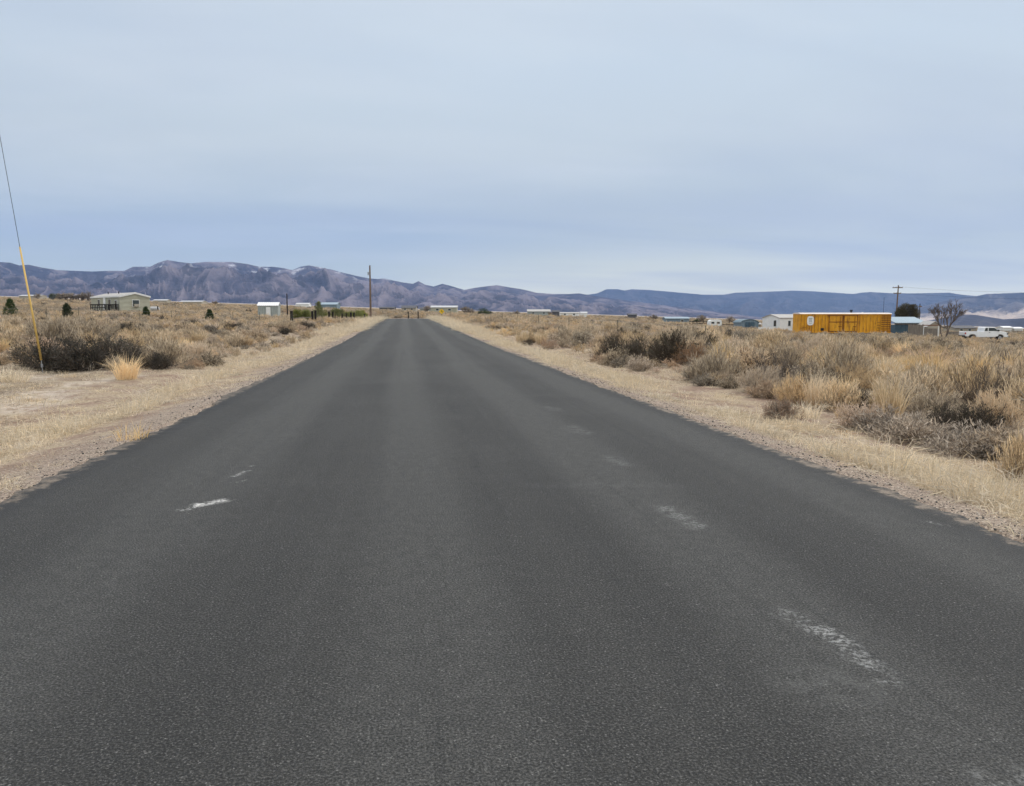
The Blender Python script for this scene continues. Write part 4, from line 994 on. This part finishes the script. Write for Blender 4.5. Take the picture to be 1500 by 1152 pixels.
def tree(name,label,px,d,h,w,mat,seed,group=None,round_=False,n=5200,cat='tree',multi=1):
    t=thing(name,label,cat,at(px,d),rnd.uniform(0,6),group)
    MB().tube([(0,0,-.2),(.02*h,0,h*.5),(0,0,h*.93)],[.035*h*.6+.02,.02*h*.6+.01,.008],8).build('trunk',M['bark'],t)
    link('crown',conifer(seed,h,w,M[mat],n,round_),t); return t
tree('pine_tree','young dark pine at the left frame edge left of the guy marker',15,83,1.95,1.35,'pine',301)
tree('pine_tree','young dark green pine between the guy marker and the mobile home',98,74,1.6,1.1,'pine',303)
tree('pine_tree','small dark pine at the right corner of the mobile home',214,86,1.3,.95,'pine',305)
tree('pine_tree','small pine standing between the mobile home and the shed',307,82,1.4,1.05,'pine',307)
tree('pine_tree','tall thin young pine rising over the middle of the dark post fence',467,98,2.5,1.5,'yellowgreen',309)
for k,(px,lab) in enumerate(((436,'leftmost'),(444,'second from left'),(452,'third from left'))):
    tree('young_juniper',f'{lab} of three yellow-green shrubs over the fence rail',px,96,1.3,1.35,'yellowgreen',311+k,round_=True,n=2600,cat='shrub')
for k,(px,lab) in enumerate(((473,'beside the tall thin young pine'),(491,'left of the midway fence posts'),(497,'touching the midway fence posts'),(511,'between the two right pairs of posts'),(525,'left of the last dark post'),(530,'nearest the last dark post'))):
    tree('young_juniper',f'yellow-green shrub {lab}',px,104+k*3,1.45,1.6,'yellowgreen',320+k,round_=True,n=2600,cat='shrub')
tree('juniper_tree','round olive juniper tree behind the pale blue roof',1330,155,5.9,4.4,'juniper',340,round_=True,n=17000)
def bare_tree(name,label,px,d,h,seed,spread=.5,levels=5,thick=.035,group=None,stems=3,cat='tree'):
    R_=random.Random(seed); t=thing(name,label,cat,at(px,d),0,group); tr=MB(); cr=RB(seed); A0=[];A1=[];A2=[];W=[]
    def grow(p,dr,L,r,lv):
        p=np.array(p,float); mid=p+dr*L*.5+np.array([R_.gauss(0,1),R_.gauss(0,1),R_.gauss(0,.4)])*L*.05; e=mid+(dr+np.array([R_.gauss(0,.12),R_.gauss(0,.12),.1]))*L*.5
        if lv<=2: tr.tube([p,mid,e],[r,r*.85,r*.68],6)
        else: A0.append(p);A1.append(mid);A2.append(e);W.append(r*2)
        if lv>=levels: return
        nb=R_.choice((3,3,4)) if lv<levels-1 else 5
        for _ in range(nb):
            v=np.array([R_.gauss(0,1),R_.gauss(0,1),R_.gauss(.25,.5)]); v/=np.linalg.norm(v); nd=dr*(1-spread*.55)+v*spread; nd/=np.linalg.norm(nd)
            f=R_.uniform(.45,1); st=p+(e-p)*f if f<.99 else e
            grow(st if lv else e-(e-p)*(1-f)*.5,nd,L*R_.uniform(.55,.8),r*.6,lv+1)
    for s in range(stems):
        a=6.28*s/stems+R_.random(); grow((.03*h*math.cos(a),.03*h*math.sin(a),-.1),unit(np.array([math.cos(a)*.32,math.sin(a)*.32,1])),h*.32,h*thick,0)
    tr.build('trunk',M['bark'],t); cr.add(np.array(A0),np.array(A1),np.array(A2),np.maximum(np.array(W),.014*max(1,d/60)),0)
    link('crown',cr.mesh('crown',[M['wood_dark'] if d<200 else M['wood_grey']]),t)
bare_tree('bare_tree','leafless grey tree left of the white pickup',1386,108,6.2,5,.38,5,.015)
for px,d,h,s,lab in ((1199,180,4.4,6,'leafless treetop showing above the left half of the boxcar'),(56,330,4.2,7,'bare tree cluster above the long white roof, far left'),(315,330,3.4,8,'bare brown tree between the mobile home and the small shed'),(625,250,4.0,9,'leafless tree beyond the road end left of the yellow sign'),
  (681,240,4.2,10,'wide bare brown thicket right of the yellow sign'),(690,245,3.4,11,'lower bare thicket joined to the wide brown one right of the yellow sign'),(757,320,3.2,12,'bare tree left of the grey house in the middle distance'),(806,320,2.8,13,'bare tree right of the grey house in the middle distance'),
  (958,260,3.6,14,'bare brown tree left of the blue-grey metal barn'),(1028,210,4.0,15,'pale bare tree behind the dark pole corral'),(1070,205,3.6,16,'bare tree behind the low corral fence'),(1124,190,3.2,17,'bare brown bush between the arched barn and the white house'),(1417,200,3.0,18,'bare tree behind the tan house with dark roof')):
    bare_tree('bare_tree',lab,px,d,h,s,.8,4,.022,stems=5)
for k,px in enumerate((90,98,106,114,122,131)):
    bare_tree('bare_tree','one of the bare brown trees in a row left of the mobile home',px,300,4.6+.6*(k%3),40+k,.85,4,.03,group='bare trees in a row left of the mobile home',stems=5)
for k,(px,lab) in enumerate(((707,'dark low evergreen right of the bare thicket'),(716,'small dark evergreen furthest right of the bare thicket'),(1352,'dark shrub at the back of the gabled shed'),(80,'dark evergreen on the skyline right of the guy marker'),(1020,'dark small evergreen in the corral'))):
    tree('dark_evergreen',lab,px,[240,245,140,370,200][k],[1.7,1.3,1.2,3.0,1.2][k],[4,2.6,1.4,4.5,1.8][k],'pine',360+k,round_=True,n=2600,cat='shrub')

# ------------------------------------------------------------------ haze
DENS=5.2e-5
hz=MB().box(-15800,15800,-400,15800,-620,1500).build('haze',[]); 
hm=bpy.data.materials.new('haze_air'); hm.use_nodes=True; nt=hm.node_tree
for x in list(nt.nodes):
    if x.type!='OUTPUT_MATERIAL': nt.nodes.remove(x)
out=nt.nodes[0]; pv=nt.nodes.new('ShaderNodeVolumePrincipled'); pv.inputs['Color'].default_value=(.32,.49,.86,1); pv.inputs['Density'].default_value=DENS; pv.inputs['Anisotropy'].default_value=.1
nt.links.new(pv.outputs[0],out.inputs['Volume']); hz.data.materials.append(hm); tag(hz,'thin bluish haze in the air over the whole plain','haze',kind='stuff')

# ------------------------------------------------------------------ sky and sun
SUN_EL,SUN_AZ=R(42),R(62)    # azimuth clockwise from +Y
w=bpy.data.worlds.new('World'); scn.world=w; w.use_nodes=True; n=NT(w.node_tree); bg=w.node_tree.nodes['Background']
sky=n.new('ShaderNodeTexSky',sky_type='NISHITA'); sky.sun_disc=False; sky.sun_elevation=SUN_EL; sky.sun_rotation=SUN_AZ
tc=n.new('ShaderNodeTexCoord').outputs['Generated']; sep=n.new('ShaderNodeSeparateXYZ'); n.put(sep.inputs[0],tc); z=sep.outputs[2]
# direction projected on a cloud deck
zc=n.math('ADD',n.math('MAXIMUM',z,0),.10); cx=n.math('DIVIDE',sep.outputs[0],zc); cy=n.math('DIVIDE',sep.outputs[1],zc)
cb=n.new('ShaderNodeCombineXYZ'); n.put(cb.inputs[0],cx); n.put(cb.inputs[1],cy)
c1=n.noise(n.scalev(cb.outputs[0],(.22,.5,1)),1.0,5,.5,dist=.3); c2=n.noise(n.scalev(cb.outputs[0],(.55,.8,1)),1.0,5,.55,dist=.4)
zz=n.math('ADD',z,n.math('MULTIPLY',n.math('SUBTRACT',c1,.5),.10))
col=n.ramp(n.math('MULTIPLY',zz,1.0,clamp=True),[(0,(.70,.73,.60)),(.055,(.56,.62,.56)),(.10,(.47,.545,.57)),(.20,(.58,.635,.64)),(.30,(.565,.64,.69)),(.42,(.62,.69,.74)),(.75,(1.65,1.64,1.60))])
sd=n.vm('DOT_PRODUCT',tc,(math.sin(R(36)),math.cos(R(36)),0),out=1)
lowb=n.math('MULTIPLY',n.mp(sd,.78,1.0),n.mp(z,.20,.02)); col=n.mix(n.math('MULTIPLY',lowb,.75),col,(.95,.93,.66))
strip=n.math('MULTIPLY',n.mp(z,.085,.025),n.mp(sd,.72,.97)); col=n.mix(n.math('MULTIPLY',strip,.75),col,(1.15,1.10,.80))
stc=n.math('MULTIPLY',n.mp(c2,.40,.66),n.mp(z,.0,.05)); col=n.mix(n.math('MULTIPLY',stc,.26),col,(.76,.78,.78))
drk=n.mp(c1,.58,.36); col=n.mix(n.math('MULTIPLY',drk,.5),col,(.40,.46,.56))
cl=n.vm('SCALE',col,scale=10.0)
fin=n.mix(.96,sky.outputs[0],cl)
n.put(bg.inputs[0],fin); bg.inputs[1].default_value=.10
sl=bpy.data.lights.new('sun','SUN'); sl.energy=1.5; sl.angle=R(10); sl.color=(1,.95,.87); so=bpy.data.objects.new('sun',sl); COL.objects.link(so)
so.rotation_euler=(math.pi/2-SUN_EL,0,math.pi-SUN_AZ)
# ------------------------------------------------------------------ camera
cd=bpy.data.cameras.new('camera'); cd.sensor_width=36; cd.lens=36*F/1500; cd.clip_start=.05; cd.clip_end=60000; cd.sensor_fit='HORIZONTAL'
co=bpy.data.objects.new('camera',cd); COL.objects.link(co); co.location=(0,0,H); co.rotation_euler=(math.pi/2-PIT,0,-PSI); scn.camera=co
scn.render.engine='CYCLES'; scn.view_settings.view_transform='Standard'; scn.view_settings.look='None'; scn.view_settings.gamma=1; scn.view_settings.exposure=.25
scn.cycles.volume_bounces=1; scn.cycles.max_bounces=6; scn.cycles.diffuse_bounces=3
